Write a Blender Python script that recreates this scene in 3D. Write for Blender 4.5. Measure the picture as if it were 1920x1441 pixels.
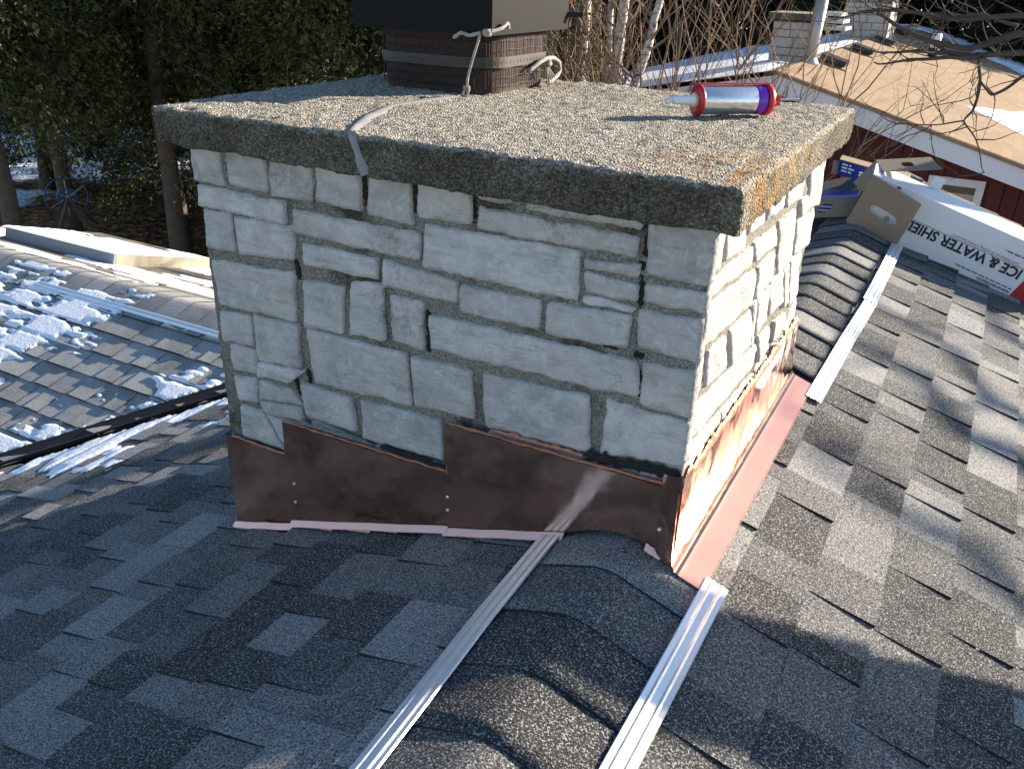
import bpy, math, random
import numpy as np
from mathutils import Vector, Matrix, noise

sc = bpy.context.scene
for o in list(bpy.data.objects): bpy.data.objects.remove(o)

# ------------------------------------------------------------------ camera
CAM = Vector((1.60321, -1.31810, 0.29194))
FW = Vector((-0.41870, 0.79556, -0.43792)); RT = Vector((0.87737, 0.47881, 0.03097)); UP = Vector((-0.23432, 0.37125, 0.89848))
cd = bpy.data.cameras.new('camera'); cam = bpy.data.objects.new('camera', cd); sc.collection.objects.link(cam)
mw = Matrix.Identity(4)
for i in range(3):
    mw[i][0] = RT[i]; mw[i][1] = UP[i]; mw[i][2] = -FW[i]; mw[i][3] = CAM[i]
cam.matrix_world = mw
cd.sensor_width = 36.0; cd.lens = 36.0 * 1602.0 / 1920.0; cd.clip_start = 0.02; cd.clip_end = 500
sc.camera = cam

# ------------------------------------------------------------------ sky and sun
SUN_EL = math.radians(17.0); SX, SY = 0.66, 0.7513
world = bpy.data.worlds.new('World'); sc.world = world; world.use_nodes = True
wn = world.node_tree; bg = wn.nodes['Background']
sky = wn.nodes.new('ShaderNodeTexSky'); sky.sky_type = 'NISHITA'; sky.sun_disc = False
sky.sun_elevation = SUN_EL; sky.sun_rotation = math.atan2(SX, SY); sky.altitude = 250; sky.dust_density = 0.25; sky.ozone_density = 2.6
wn.links.new(sky.outputs[0], bg.inputs[0]); bg.inputs[1].default_value = 0.09
sd = bpy.data.lights.new('sun', 'SUN'); sd.energy = 5.0; sd.angle = math.radians(0.55); sd.color = (1.0, 0.87, 0.70)
sun = bpy.data.objects.new('sun', sd); sc.collection.objects.link(sun)
sdir = Vector((SX * math.cos(SUN_EL), SY * math.cos(SUN_EL), math.sin(SUN_EL)))
sun.rotation_euler = sdir.to_track_quat('Z', 'Y').to_euler(); sun.location = (8, 9, 6)
vs = sc.view_settings; vs.view_transform = 'Standard'; vs.look = 'None'; vs.gamma = 1.0; vs.use_curve_mapping = False
vs.exposure = 1.5

# ------------------------------------------------------------------ helpers
def link(o): sc.collection.objects.link(o)

def mesh_obj(name, verts, faces, mat, parent=None, smooth=False, mats=None, fmat=None):
    me = bpy.data.meshes.new(name)
    me.from_pydata([tuple(v) for v in verts], [], faces)
    for m in (mats or [mat]): me.materials.append(m)
    if fmat: me.polygons.foreach_set('material_index', fmat)
    if smooth: me.polygons.foreach_set('use_smooth', [True] * len(me.polygons))
    me.update()
    o = bpy.data.objects.new(name, me); link(o)
    if parent is not None: adopt(o, parent)
    return o

def quads_obj(name, V, mat, parent=None, n=4):          # V: (faces*n, 3) array, n verts a face
    V = np.asarray(V, dtype=np.float32); nf = len(V) // n
    me = bpy.data.meshes.new(name)
    me.vertices.add(len(V)); me.vertices.foreach_set('co', V.ravel())
    me.loops.add(len(V)); me.loops.foreach_set('vertex_index', np.arange(len(V), dtype=np.int32))
    me.polygons.add(nf); me.polygons.foreach_set('loop_start', np.arange(0, len(V), n, dtype=np.int32))
    me.materials.append(mat); me.update(calc_edges=True)
    o = bpy.data.objects.new(name, me); link(o)
    if parent is not None: adopt(o, parent)
    return o

def root_of(o):
    t = Vector((0, 0, 0))
    while o is not None:
        t += Vector(o.get('_t', (0, 0, 0))); o = o.parent
    return t

def adopt(o, parent):                                   # geometry is given in world space
    o.parent = parent
    r = parent
    while r.parent is not None: r = r.parent
    o.matrix_parent_inverse = Matrix.Translation(-r.location) if parent is r else Matrix.Identity(4)

def tag(o, label, cat, group=None):
    o['label'] = label; o['category'] = cat
    if group: o['group'] = group
    return o

def thing(name, label, cat, loc=(0, 0, 0), group=None):
    o = bpy.data.objects.new(name, None); o.empty_display_size = 0.1; link(o); o.location = loc
    return tag(o, label, cat, group)

def structure(o): o['kind'] = 'structure'; return o
def stuff(o): o['kind'] = 'stuff'; return o

class MB:
    def __init__(s): s.v = []; s.f = []
    def add(s, vs, fs):
        b = len(s.v); s.v += [Vector(v) for v in vs]; s.f += [tuple(i + b for i in f) for f in fs]
    def box(s, a, b):
        x0, y0, z0 = a; x1, y1, z1 = b
        s.add([(x0, y0, z0), (x1, y0, z0), (x1, y1, z0), (x0, y1, z0), (x0, y0, z1), (x1, y0, z1), (x1, y1, z1), (x0, y1, z1)],
              [(0, 3, 2, 1), (4, 5, 6, 7), (0, 1, 5, 4), (1, 2, 6, 5), (2, 3, 7, 6), (3, 0, 4, 7)])
    def obox(s, o, a, b, c):                           # corner o and three edge vectors
        o, a, b, c = map(Vector, (o, a, b, c))
        s.add([o, o + a, o + a + b, o + b, o + c, o + a + c, o + a + b + c, o + b + c],
              [(0, 3, 2, 1), (4, 5, 6, 7), (0, 1, 5, 4), (1, 2, 6, 5), (2, 3, 7, 6), (3, 0, 4, 7)])
    def tube(s, path, rad, n=6, cap=True):
        path = [Vector(p) for p in path]
        if not isinstance(rad, (list, tuple)): rad = [rad] * len(path)
        rings = []; ref = Vector((0.31, 0.17, 0.93))
        b0 = len(s.v)
        for i, p in enumerate(path):
            t = (path[min(i + 1, len(path) - 1)] - path[max(i - 1, 0)])
            t = t.normalized() if t.length > 1e-9 else Vector((0, 0, 1))
            a = t.cross(ref)
            if a.length < 1e-3: a = t.cross(Vector((1, 0, 0)))
            a.normalize(); b = t.cross(a)
            for k in range(n):
                th = 2 * math.pi * k / n
                s.v.append(p + (a * math.cos(th) + b * math.sin(th)) * rad[i])
        for i in range(len(path) - 1):
            for k in range(n):
                s.f.append((b0 + i * n + k, b0 + i * n + (k + 1) % n, b0 + (i + 1) * n + (k + 1) % n, b0 + (i + 1) * n + k))
        if cap:
            s.f.append(tuple(b0 + k for k in range(n))[::-1]); e = b0 + (len(path) - 1) * n
            s.f.append(tuple(e + k for k in range(n)))
    def grid(s, fn, nu, nv):
        b = len(s.v)
        for j in range(nv + 1):
            for i in range(nu + 1): s.v.append(Vector(fn(i / nu, j / nv)))
        for j in range(nv):
            for i in range(nu):
                q = b + j * (nu + 1) + i; s.f.append((q, q + 1, q + nu + 2, q + nu + 1))
    def obj(s, name, mat, parent=None, smooth=False, **k): return mesh_obj(name, s.v, s.f, mat, parent, smooth, **k)

def nz(p, sc_=1.0, seed=0.0): return noise.noise(Vector((p[0] * sc_ + seed, p[1] * sc_ - seed * 0.7, p[2] * sc_ + seed * 1.3)))

def in_frame(P, margin=0.06):
    d = Vector(P) - CAM; z = d.dot(FW)
    if z < 0.05: return None
    x = 0.5 + 1602.0 * d.dot(RT) / z / 1920.0; y = 0.5 - 1602.0 * d.dot(UP) / z / 1441.0
    if -margin < x < 1 + margin and -margin < y < 1 + margin: return z
    return None

# ------------------------------------------------------------------ materials
class G:
    def __init__(s, name, rough=0.8, color=None, metal=0.0, spec=0.5):
        s.m = bpy.data.materials.new(name); s.m.use_nodes = True; s.t = s.m.node_tree
        s.b = s.t.nodes['Principled BSDF']; s.set(s.b, 'Roughness', rough); s.set(s.b, 'Metallic', metal); s.set(s.b, 'Specular IOR Level', spec)
        if color is not None: s.set(s.b, 'Base Color', color)
        s.pos = s.node('ShaderNodeNewGeometry').outputs['Position']
    def set(s, n, k, v):
        i = n.inputs[k]
        if isinstance(v, bpy.types.NodeSocket): s.t.links.new(v, i)
        elif isinstance(v, (tuple, list)) and len(v) == 3 and i.type == 'RGBA': i.default_value = (*v, 1)
        else: i.default_value = v
    def node(s, ty, props=None, **ins):
        n = s.t.nodes.new(ty)
        for k, v in (props or {}).items(): setattr(n, k, v)
        for k, v in ins.items(): s.set(n, k.replace('_', ' '), v)
        return n
    def scale(s, v, vec=None):
        n = s.node('ShaderNodeVectorMath', {'operation': 'MULTIPLY'}); s.t.links.new(vec or s.pos, n.inputs[0]); n.inputs[1].default_value = v
        return n.outputs[0]
    def noise(s, sc_, det=3.0, rough=0.55, vec=None, dist=0.0):
        return s.node('ShaderNodeTexNoise', None, Vector=vec or s.pos, Scale=sc_, Detail=det, Roughness=rough, Distortion=dist).outputs[0]
    def voro(s, sc_, feature='F1', out='Distance', vec=None):
        return s.node('ShaderNodeTexVoronoi', {'feature': feature}, Vector=vec or s.pos, Scale=sc_).outputs[out]
    def ramp(s, fac, stops, interp='LINEAR'):
        n = s.node('ShaderNodeValToRGB', None, Fac=fac); r = n.color_ramp; r.interpolation = interp
        while len(r.elements) < len(stops): r.elements.new(0.5)
        for e, (p, c) in zip(r.elements, stops):
            e.position = p; e.color = (*c, 1) if isinstance(c, (tuple, list)) else (c, c, c, 1)
        return n.outputs[0]
    def mix(s, fac, a, b, blend='MIX'):
        n = s.node('ShaderNodeMix', {'data_type': 'RGBA', 'blend_type': blend})
        s.set(n, 0, fac); s.set(n, 6, a if not isinstance(a, tuple) else (*a, 1)); s.set(n, 7, b if not isinstance(b, tuple) else (*b, 1))
        return n.outputs[2]
    def math(s, op, a, b=0.0):
        n = s.node('ShaderNodeMath', {'operation': op}); s.set(n, 0, a); s.set(n, 1, b); return n.outputs[0]
    def color(s, c): s.set(s.b, 'Base Color', c); return s
    def bump(s, h, strength=0.5, dist=0.01):
        n = s.node('ShaderNodeBump', None, Height=h, Strength=strength, Distance=dist)
        s.set(s.b, 'Normal', n.outputs[0]); return s

def simple(name, c, rough=0.6, metal=0.0, var=0.0, vs_=20.0, bump=0.0):
    g = G(name, rough, c, metal)
    if var: g.color(g.mix(g.noise(vs_), tuple(x * (1 - var) for x in c), tuple(min(1, x * (1 + var)) for x in c)))
    if bump: g.bump(g.noise(vs_ * 3), bump, 0.004)
    return g.m

def shingle_mat(name, island, frost_sun=0.0):
    g = G(name, 0.92, spec=0.3)
    rnd = g.node('ShaderNodeNewGeometry').outputs['Random Per Island'] if island else g.node('ShaderNodeObjectInfo').outputs['Random']
    tone = g.ramp(rnd, [(0.0, (.034, .034, .035)), (0.20, (.048, .048, .049)), (0.38, (.085, .085, .086)), (0.6, (.125, .124, .122)), (0.8, (.185, .184, .182)), (1.0, (.27, .268, .265))])
    big = g.noise(7.0, 4); tone = g.mix(g.ramp(big, [(0.3, 0.0), (0.7, 1.0)]), tone, g.mix(1.0, tone, (1.22, 1.20, 1.17), 'MULTIPLY'))
    gr = g.noise(250.0, 2.5, 0.8)
    tone = g.mix(g.ramp(gr, [(0.36, 1.0), (0.50, 0.0)]), tone, (.010, .010, .011))
    tone = g.mix(g.ramp(gr, [(0.545, 0.0), (0.63, 1.0)]), tone, g.mix(0.75, tone, (.50, .50, .49)))
    if frost_sun:
        tone = g.mix(g.ramp(g.noise(5.0, 5, .7), [(0.28, frost_sun * .45), (0.62, frost_sun)]), tone, (.56, .56, .55))  # frost paling, plus sunlit brightness put into the tone
    g.color(tone); g.bump(gr, 0.55, 0.004)
    return g.m

M = {}
M['shingle'] = shingle_mat('shingle_granules', False)
M['shingle_stuff'] = shingle_mat('shingle_granules_field', True)
M['shingle_frost'] = shingle_mat('frosted_sunlit_shingles', False, .42)
M['shingle_frost_stuff'] = shingle_mat('frosted_sunlit_shingles_field', True, .42)
M['asphalt_edge'] = simple('asphalt_edge', (.012, .012, .013), 0.9)
M['deck'] = simple('roof_felt', (.02, .02, .022), 0.95)

def stone_mat():
    g = G('limestone', 0.85, spec=0.3)
    rnd = g.node('ShaderNodeObjectInfo').outputs['Random']
    base = g.ramp(rnd, [(0.0, (.51, .478, .462)), (0.3, (.63, .590, .568)), (0.6, (.585, .537, .495)), (0.8, (.67, .628, .602)), (1.0, (.70, .668, .648))])
    base = g.mix(g.ramp(g.noise(9, 5, .6), [(0.35, 0.0), (0.75, 0.75)]), base, (.36, .355, .335))
    st = g.scale((4, 4, 26)); base = g.mix(g.ramp(g.noise(3.0, 5, .65, st), [(0.5, 0.0), (0.72, 0.6)]), base, (.31, .305, .285))
    lich = g.math('MULTIPLY', g.ramp(g.noise(5.5, 3, .5), [(0.60, 0.0), (0.74, 1.0)]), g.ramp(g.noise(95, 4, .75), [(0.42, 0.0), (0.66, 0.8)]))
    base = g.mix(lich, base, (.13, .145, .155))
    crk = g.node('ShaderNodeTexVoronoi', {'feature': 'DISTANCE_TO_EDGE'}, Vector=g.mix(0.16, g.pos, g.node('ShaderNodeTexNoise', None, Vector=g.pos, Scale=14.0, Detail=4.0).outputs[1]), Scale=7.0).outputs['Distance']
    crk = g.math('MULTIPLY', g.ramp(crk, [(0.0, 1.0), (0.012, 0.0)]), g.ramp(g.noise(6, 2), [(0.56, 0.0), (0.68, 0.45)]))
    base = g.mix(crk, base, (.20, .19, .17))
    fine = g.ramp(g.noise(2.0, 6, .75, g.scale((30, 30, 85))), [(0.60, 0.0), (0.70, 0.45)]); base = g.mix(fine, base, (.22, .22, .21))
    blot = g.ramp(g.noise(17, 6, .72), [(0.44, 0.0), (0.66, 0.6)]); base = g.mix(blot, base, g.mix(1.0, base, (.60, .60, .60), 'MULTIPLY'))
    pale = g.ramp(g.noise(31, 5, .7, dist=.8), [(0.54, 0.0), (0.68, 0.55)]); base = g.mix(pale, base, (.67, .645, .632))
    g.color(base)
    h = g.math('ADD', g.math('MULTIPLY', g.noise(55, 6, .65), 1.0), g.math('MULTIPLY', g.noise(3.0, 5, .6, g.scale((18, 18, 50))), 0.6))
    g.bump(g.math('SUBTRACT', h, g.math('MULTIPLY', crk, .5)), 0.8, 0.012)
    return g.m
M['stone'] = stone_mat()

def mortar_mat():
    g = G('mortar', 0.95, spec=0.2)
    n = g.noise(230, 2, .7); c = g.ramp(n, [(0.3, (.085, .08, .068)), (0.5, (.205, .192, .165)), (0.7, (.37, .35, .31))])
    moss = g.ramp(g.noise(6.5, 5, .65), [(0.53, 0.0), (0.66, 1.0)])
    c = g.mix(moss, c, g.mix(1.0, c, (.28, .26, .20), 'MULTIPLY'))
    g.color(c); g.bump(n, 0.9, 0.006); return g.m
M['mortar'] = mortar_mat()

def cap_mat():
    g = G('exposed_aggregate_concrete', 0.92, spec=0.25)
    cell = g.node('ShaderNodeTexVoronoi', None, Vector=g.pos, Scale=235.0)
    v = g.node('ShaderNodeSeparateColor', None, Color=cell.outputs['Color']).outputs[0]
    c = g.ramp(v, [(0.0, (.17, .15, .12)), (0.25, (.33, .29, .225)), (0.6, (.48, .43, .345)), (0.85, (.60, .555, .47)), (1.0, (.74, .71, .64))])
    c = g.mix(g.ramp(cell.outputs['Distance'], [(0.50, 0.0), (0.75, 0.8)]), c, (.20, .18, .145))
    c = g.mix(g.ramp(g.noise(5, 5, .6), [(0.35, 0.0), (0.75, 0.55)]), c, g.mix(1.0, c, (.62, .60, .55), 'MULTIPLY'))
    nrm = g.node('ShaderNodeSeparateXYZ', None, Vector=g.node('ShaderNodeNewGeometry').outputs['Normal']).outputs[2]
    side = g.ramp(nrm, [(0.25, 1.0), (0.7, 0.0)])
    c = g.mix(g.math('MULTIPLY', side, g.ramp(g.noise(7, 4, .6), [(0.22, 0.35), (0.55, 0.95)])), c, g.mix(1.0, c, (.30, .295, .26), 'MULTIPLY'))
    ny = g.node('ShaderNodeSeparateXYZ', None, Vector=g.node('ShaderNodeNewGeometry').outputs['True Normal']).outputs[1]
    alg = g.math('MULTIPLY', g.ramp(g.math('MULTIPLY', ny, -1.0), [(0.35, 0.0), (0.75, 1.0)]), g.ramp(g.noise(4.5, 5, .65), [(0.25, 0.35), (0.6, 0.95)]))
    c = g.mix(alg, c, g.mix(1.0, c, (.74, .75, .75), 'MULTIPLY'))
    # rust coloured lichen round the near corner
    px = g.node('ShaderNodeVectorMath', {'operation': 'DISTANCE'}); g.set(px, 0, g.pos); px.inputs[1].default_value = (1.24, 0.12, 0.0)
    lm = g.math('MULTIPLY', g.ramp(px.outputs['Value'], [(0.04, 1.0), (0.20, 0.0)]), g.ramp(g.noise(28, 5, .7), [(0.48, 0.0), (0.60, 0.9)]))
    nalg = g.ramp(g.math('MULTIPLY', ny, -1.0), [(0.3, 1.0), (0.6, 0.12)]); lm = g.math('MULTIPLY', lm, nalg)
    c = g.mix(lm, c, (.36, .145, .022))
    px2 = g.node('ShaderNodeVectorMath', {'operation': 'DISTANCE'}); g.set(px2, 0, g.pos); px2.inputs[1].default_value = (1.33, 0.34, -0.04)
    lm2 = g.math('MULTIPLY', g.ramp(px2.outputs['Value'], [(0.1, 1.0), (0.34, 0.0)]), g.ramp(g.noise(16, 5, .7), [(0.46, 0.0), (0.68, 0.7)]))
    lm2 = g.math('MULTIPLY', lm2, nalg)
    c = g.mix(lm2, c, (.40, .26, .09))
    g.color(c)
    h = g.math('SUBTRACT', g.math('MULTIPLY', g.noise(60, 4, .7), 0.8), cell.outputs['Distance'])
    g.bump(h, 0.9, 0.007); return g.m
M['cap'] = cap_mat()

def copper_mat(name, tarn=0.5, rlo=.09, rhi=.26):
    g = G(name, 0.2, metal=1.0)
    st = g.noise(9.0, 4, .6, dist=.6)
    c = g.mix(g.ramp(st, [(0.35, 0.0), (0.7, 1.0)]), (.88, .52, .38), (.70, .36, .25))
    c = g.mix(g.ramp(g.noise(22, 3, .6, dist=1.5), [(0.58, 0.0), (0.7, tarn)]), c, (.80, .46, .36))
    g.color(c)
    g.set(g.b, 'Roughness', g.ramp(g.noise(14, 5, .7), [(0.3, rlo), (0.7, rhi)]))
    g.bump(g.noise(5.0, 3), 0.22, 0.03); return g.m
M['copper'] = copper_mat('copper_sheet')
M['copper_side'] = copper_mat('copper_sheet_side', 0.5, .08, .18); _n = M['copper_side'].node_tree
for _m in _n.nodes:
    if _m.type == 'MIX' and _m.data_type == 'RGBA' and not _m.inputs[6].is_linked:
        _m.inputs[6].default_value = (.52, .27, .17, 1); _m.inputs[7].default_value = (.36, .165, .10, 1)
M['copper_bright'] = copper_mat('copper_sheet_new', 0.9, .07, .16)
M['copper_pink'] = simple('copper_sky_sheen', (.72, .36, .285), 0.33, 0.55, 0.10, 16, 0.1)  # pink of the mirrored sky is part of this base colour
M['hem'] = simple('copper_edge_sky_sheen', (.92, .52, .42), 0.4, 0.5, 0.05, 16)  # pale base colour stands in for sky reflected in the hem
M['copper_caulk'] = simple('copper_coloured_sealant', (.42, .16, .085), 0.45, 0.35, 0.5, 70, 0.6)
M['tar'] = simple('black_tar', (.012, .011, .010), 0.92, 0, 0.3, 60, 0.8)

def zinc_mat():
    g = G('zinc', 0.5, metal=0.85)
    g.color(g.mix(g.noise(40, 4), (.68, .72, .75), (.84, .86, .88)))
    g.set(g.b, 'Roughness', g.ramp(g.noise(60, 4, .7), [(0.3, 0.38), (0.7, 0.60)]))
    g.bump(g.noise(220, 3), 0.10, 0.003); return g.m
M['zinc'] = zinc_mat()
M['flue_clay'] = simple('brown_flue_tile', (.036, .017, .012), 0.85, 0, 0.35, 30, 0.3)
M['black_steel'] = simple('black_painted_steel', (.006, .006, .006), 0.6, 0, 0.4, 8); M['black_steel'].node_tree.nodes['Principled BSDF'].inputs['Specular IOR Level'].default_value = 0.10
M['wire'] = simple('rusty_wire', (.016, .011, .009), 0.7, 0.2)
M['band'] = simple('dull_steel_band', (.04, .035, .032), 0.6, 0.3, 0.3, 40)
M['rope'] = simple('grey_rope', (.29, .27, .245), 0.9, 0, 0.35, 120, 0.5)
M['sealant'] = simple('grey_sealant', (.22, .215, .215), 0.6, 0, 0.25, 60, 0.5)
M['red_plastic'] = simple('red_enamel', (.42, .018, .035), 0.35)
M['foil'] = simple('silver_foil', (.72, .72, .73), 0.28, 0.9, 0.1, 60, 0.15)
M['purple'] = simple('purple_print', (.13, .015, .42), 0.35)
M['white_plastic'] = simple('white_plastic', (.78, .78, .77), 0.45)
M['brass'] = simple('tan_collar', (.55, .42, .20), 0.5)
M['cardboard'] = simple('brown_cardboard', (.255, .185, .125), 0.9, 0, 0.1, 12)
M['white_card'] = simple('white_coated_card', (.74, .75, .77), 0.5, 0, 0.04, 9)
M['red_print'] = simple('red_print', (.40, .012, .028), 0.5)
M['black_print'] = simple('black_print', (.012, .013, .02), 0.5)
M['pink_print'] = simple('faded_red_print', (.45, .16, .22), 0.5)
M['grey_print'] = simple('grey_print', (.16, .17, .20), 0.5)
M['blue_print'] = simple('blue_wrapper', (.016, .028, .19), 0.35)
M['pale_print'] = simple('pale_blue_print', (.52, .58, .70), 0.4)
M['dark_metal'] = simple('dark_brown_metal', (.035, .028, .025), 0.45, 0.3)
M['curb_lit'] = simple('curb_metal_lit', (.30, .265, .20), 0.5)  # sunlit copy of the curb metal, warm light put into the colour
M['curb_shaded'] = simple('curb_metal_shaded', (.19, .21, .23), 0.5)  # shaded copy of the same curb metal, bluish shade painted in
M['siding'] = simple('dark_red_siding', (.085, .011, .011), 0.7, 0, 0.3, 3)
M['fascia'] = simple('white_fascia', (.74, .76, .80), 0.6, 0, 0.06, 3)
M['far_brick'] = simple('pale_chimney_brick', (.44, .41, .37), 0.9, 0, 0.25, 6)
M['pipe_metal'] = simple('galvanised_pipe', (.38, .40, .41), 0.45, 0.5, 0.2, 8)
M['white_pipe'] = simple('white_pipe', (.8, .8, .8), 0.5)
M['vent_black'] = simple('black_vent', (.012, .012, .013), 0.5)
M['glass'] = simple('window_glass', (.02, .025, .03), 0.06)
M['curtain'] = simple('cream_curtain', (.46, .42, .33), 0.9, 0, 0.15, 30)
M['wall'] = simple('house_wall', (.30, .28, .25), 0.9)
M['wheel_blue'] = simple('blue_wheel', (.022, .075, .17), 0.5)
M['old_wood'] = simple('weathered_wood', (.10, .075, .055), 0.9, 0, 0.4, 12)

def snow_mat():
    g = G('snow', 0.75, (.86, .88, .92), spec=0.3); g.bump(g.noise(45, 5, .7), 0.5, 0.02)
    g.set(g.b, 'Subsurface Weight', 0.0); return g.m
M['snow'] = snow_mat()

def tan_roof_mat():
    g = G('tan_shingles', 0.92, spec=0.2)
    br = g.node('ShaderNodeTexBrick', {'offset': 0.37}, Vector=g.node('ShaderNodeMapping', None, Vector=g.pos, Rotation=(0, 0, math.pi / 2)).outputs[0], Scale=1.0,
                Color1=(.33, .235, .148, 1), Color2=(.245, .172, .108, 1), Mortar=(.27, .195, .125, 1))
    br.inputs['Mortar Size'].default_value = 0.010; br.inputs['Brick Width'].default_value = 0.34; br.inputs['Row Height'].default_value = 0.14; br.inputs['Bias'].default_value = -.1
    c = g.mix(g.ramp(g.noise(1.3, 5, .65), [(0.35, 0.0), (0.75, 0.6)]), br.outputs[0], (.30, .22, .15))
    g.color(c); g.bump(br.outputs[1], -0.4, 0.01); return g.m
M['tan_roof'] = tan_roof_mat()

def far_shingle_mat():
    g = G('weathered_shingles', 0.92, spec=0.2)
    br = g.node('ShaderNodeTexBrick', {'offset': 0.41}, Vector=g.pos, Scale=1.0, Color1=(.16, .145, .125, 1), Color2=(.075, .072, .07, 1), Mortar=(.02, .02, .02, 1))
    br.inputs['Mortar Size'].default_value = 0.012; br.inputs['Brick Width'].default_value = 0.3; br.inputs['Row Height'].default_value = 0.14
    g.color(g.mix(g.ramp(g.noise(2.5, 5), [(0.4, 0.0), (0.7, 0.7)]), br.outputs[0], (.27, .235, .19))); return g.m
M['far_shingle'] = far_shingle_mat()

def ground_mat():
    g = G('leaf_litter_ground', 0.95, spec=0.1)
    v = g.node('ShaderNodeTexVoronoi', None, Vector=g.pos, Scale=9.0)
    f = g.node('ShaderNodeSeparateColor', None, Color=v.outputs['Color']).outputs[0]
    c = g.ramp(f, [(0.0, (.055, .030, .018)), (0.4, (.16, .075, .032)), (0.75, (.30, .14, .055)), (1.0, (.40, .24, .12))])
    dn = g.node('ShaderNodeVectorMath', {'operation': 'DISTANCE'}); g.set(dn, 0, g.pos); dn.inputs[1].default_value = (0.0, 3.0, -4.5)
    sn = g.ramp(g.math('ADD', g.math('MULTIPLY', dn.outputs['Value'], 0.02), g.math('MULTIPLY', g.noise(0.35, 5, .65), 0.42)), [(0.545, 0.0), (0.565, 1.0)])
    c = g.mix(sn, c, (.82, .85, .90)); g.color(c); g.bump(v.outputs['Distance'], 0.6, 0.05); return g.m
M['ground'] = ground_mat()

def leaf_mat(name, a, b, c2):
    g = G(name, 0.7, spec=0.25)
    r = g.node('ShaderNodeNewGeometry').outputs['Random Per Island']
    g.color(g.ramp(r, [(0.0, a), (0.6, b), (1.0, c2)]))
    return g.m
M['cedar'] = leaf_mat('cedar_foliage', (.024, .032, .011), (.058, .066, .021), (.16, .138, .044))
M['cedar_lit'] = leaf_mat('sunny_cedar_foliage', (.045, .052, .016), (.10, .098, .030), (.20, .165, .055))  # yellower cedar copy with sunlight put into the leaf colour
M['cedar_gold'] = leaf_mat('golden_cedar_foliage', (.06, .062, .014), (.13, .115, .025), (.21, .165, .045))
M['far_leaf'] = leaf_mat('far_conifer_foliage', (.008, .012, .007), (.016, .022, .010), (.036, .040, .016))
M['bark'] = simple('bark', (.115, .085, .06), 0.95, 0, 0.5, 14, 0.8)
M['twig'] = simple('tan_twig', (.21, .135, .085), 0.85, 0, 0.35, 5)
M['dark_branch'] = simple('dark_branch_bark', (.06, .046, .038), 0.9, 0, 0.4, 20, 0.5)

def birch_mat():
    g = G('birch_bark', 0.8)
    n = g.noise(3.0, 4, .6, g.scale((3, 3, 9))); c = g.ramp(n, [(0.36, (.05, .045, .04)), (0.44, (.42, .38, .33)), (0.6, (.62, .58, .52))])
    g.color(c); return g.m
M['birch'] = birch_mat()

# ================================================================== SETTING
GZ = -4.5
mesh_obj('ground', [(-160, -60, GZ), (160, -60, GZ), (160, 220, GZ), (-160, 220, GZ)], [(0, 1, 2, 3)], M['ground'])
structure(bpy.data.objects['ground'])

# ------------------------------------------------------------------ house underfoot
RX, RZ, S = 1.17, -0.735, 0.33          # ridge line x and height, slope
NL = math.sqrt(1 + S * S)
house = thing('house', 'house with dark grey shingled roof that the stone chimney rises from', 'house', (1.17, 0.5, GZ))

def frame(o, u, v, n):
    m = Matrix.Identity(4)
    for i in range(3): m[i][0] = u[i]; m[i][1] = v[i]; m[i][2] = n[i]; m[i][3] = o[i]
    return m

FL = frame((RX, 0, RZ), (-1 / NL, 0, -S / NL), (0, 1, 0), (-S / NL, 0, 1 / NL))      # left slope, u downhill, v along ridge
FR = frame((RX, 0, RZ), (1 / NL, 0, -S / NL), (0, 1, 0), (S / NL, 0, 1 / NL))
WR, WZ, SW = 1.62, -1.352, 0.30         # wing ridge y and height, slope
NW = math.sqrt(1 + SW * SW)
FWF = frame((0, WR, WZ), (0, -1 / NW, -SW / NW), (1, 0, 0), (0, -SW / NW, 1 / NW))   # wing front slope
FWB = frame((0, WR, WZ), (0, 1 / NW, -SW / NW), (1, 0, 0), (0, SW / NW, 1 / NW))

def deck(name, F, pts, th=0.06, parent=house, mat=None):
    top = [F @ Vector((u, v, 0)) for u, v in pts]; bot = [F @ Vector((u, v, -th)) for u, v in pts]; n = len(pts)
    fs = [tuple(range(n)), tuple(range(2 * n - 1, n - 1, -1))] + [(i, i + n, (i + 1) % n + n, (i + 1) % n) for i in range(n)]
    return mesh_obj(name, top + bot, fs, mat or M['deck'], parent)

slope_left = deck('roof_slope', FL, [(0, -3.2), (4.4, -3.2), (4.4, 0.3), (1.9, 1.9), (1.9, 4.45), (0, 4.45)])
slope_right = deck('roof_slope', FR, [(0, -3.2), (2.55, -3.2), (2.55, 4.45), (0, 4.45)])
wing_front = deck('wing_roof_slope', FWF, [(0, -4.85), (2.3, -4.85), (2.3, -3.0), (0, -0.66)])
wing_back = deck('wing_roof_slope', FWB, [(0, -4.85), (1.75, -4.85), (1.75, -1.5), (0, -0.66)], mat=M['far_shingle'])
for o, t in ((slope_left, 'shaded left roof slope falling to the valley'), (slope_right, 'sunlit right roof slope'), (wing_front, 'snow-dusted wing slope facing the camera'), (wing_back, 'far wing slope streaked with snow')):
    o['label'] = t
mb = MB(); mb.box((-2.1, -3.0, GZ), (3.2, 4.2, -2.0)); mb.obj('wall', M['wall'], house)
mb = MB(); mb.box((-4.5, -0.2, GZ), (-2.1, 3.0, -2.1)); mb.obj('wall', M['wall'], house)
mb = MB(); mb.add([(-1.9, 4.2, -2.0), (3.2, 4.2, -2.0), (3.2, 4.2, -1.50), (RX, 4.2, RZ - .1), (-1.9, 4.2, -1.85)], [(0, 1, 2, 3, 4)]); mb.obj('gable_wall', M['wall'], house)

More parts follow.
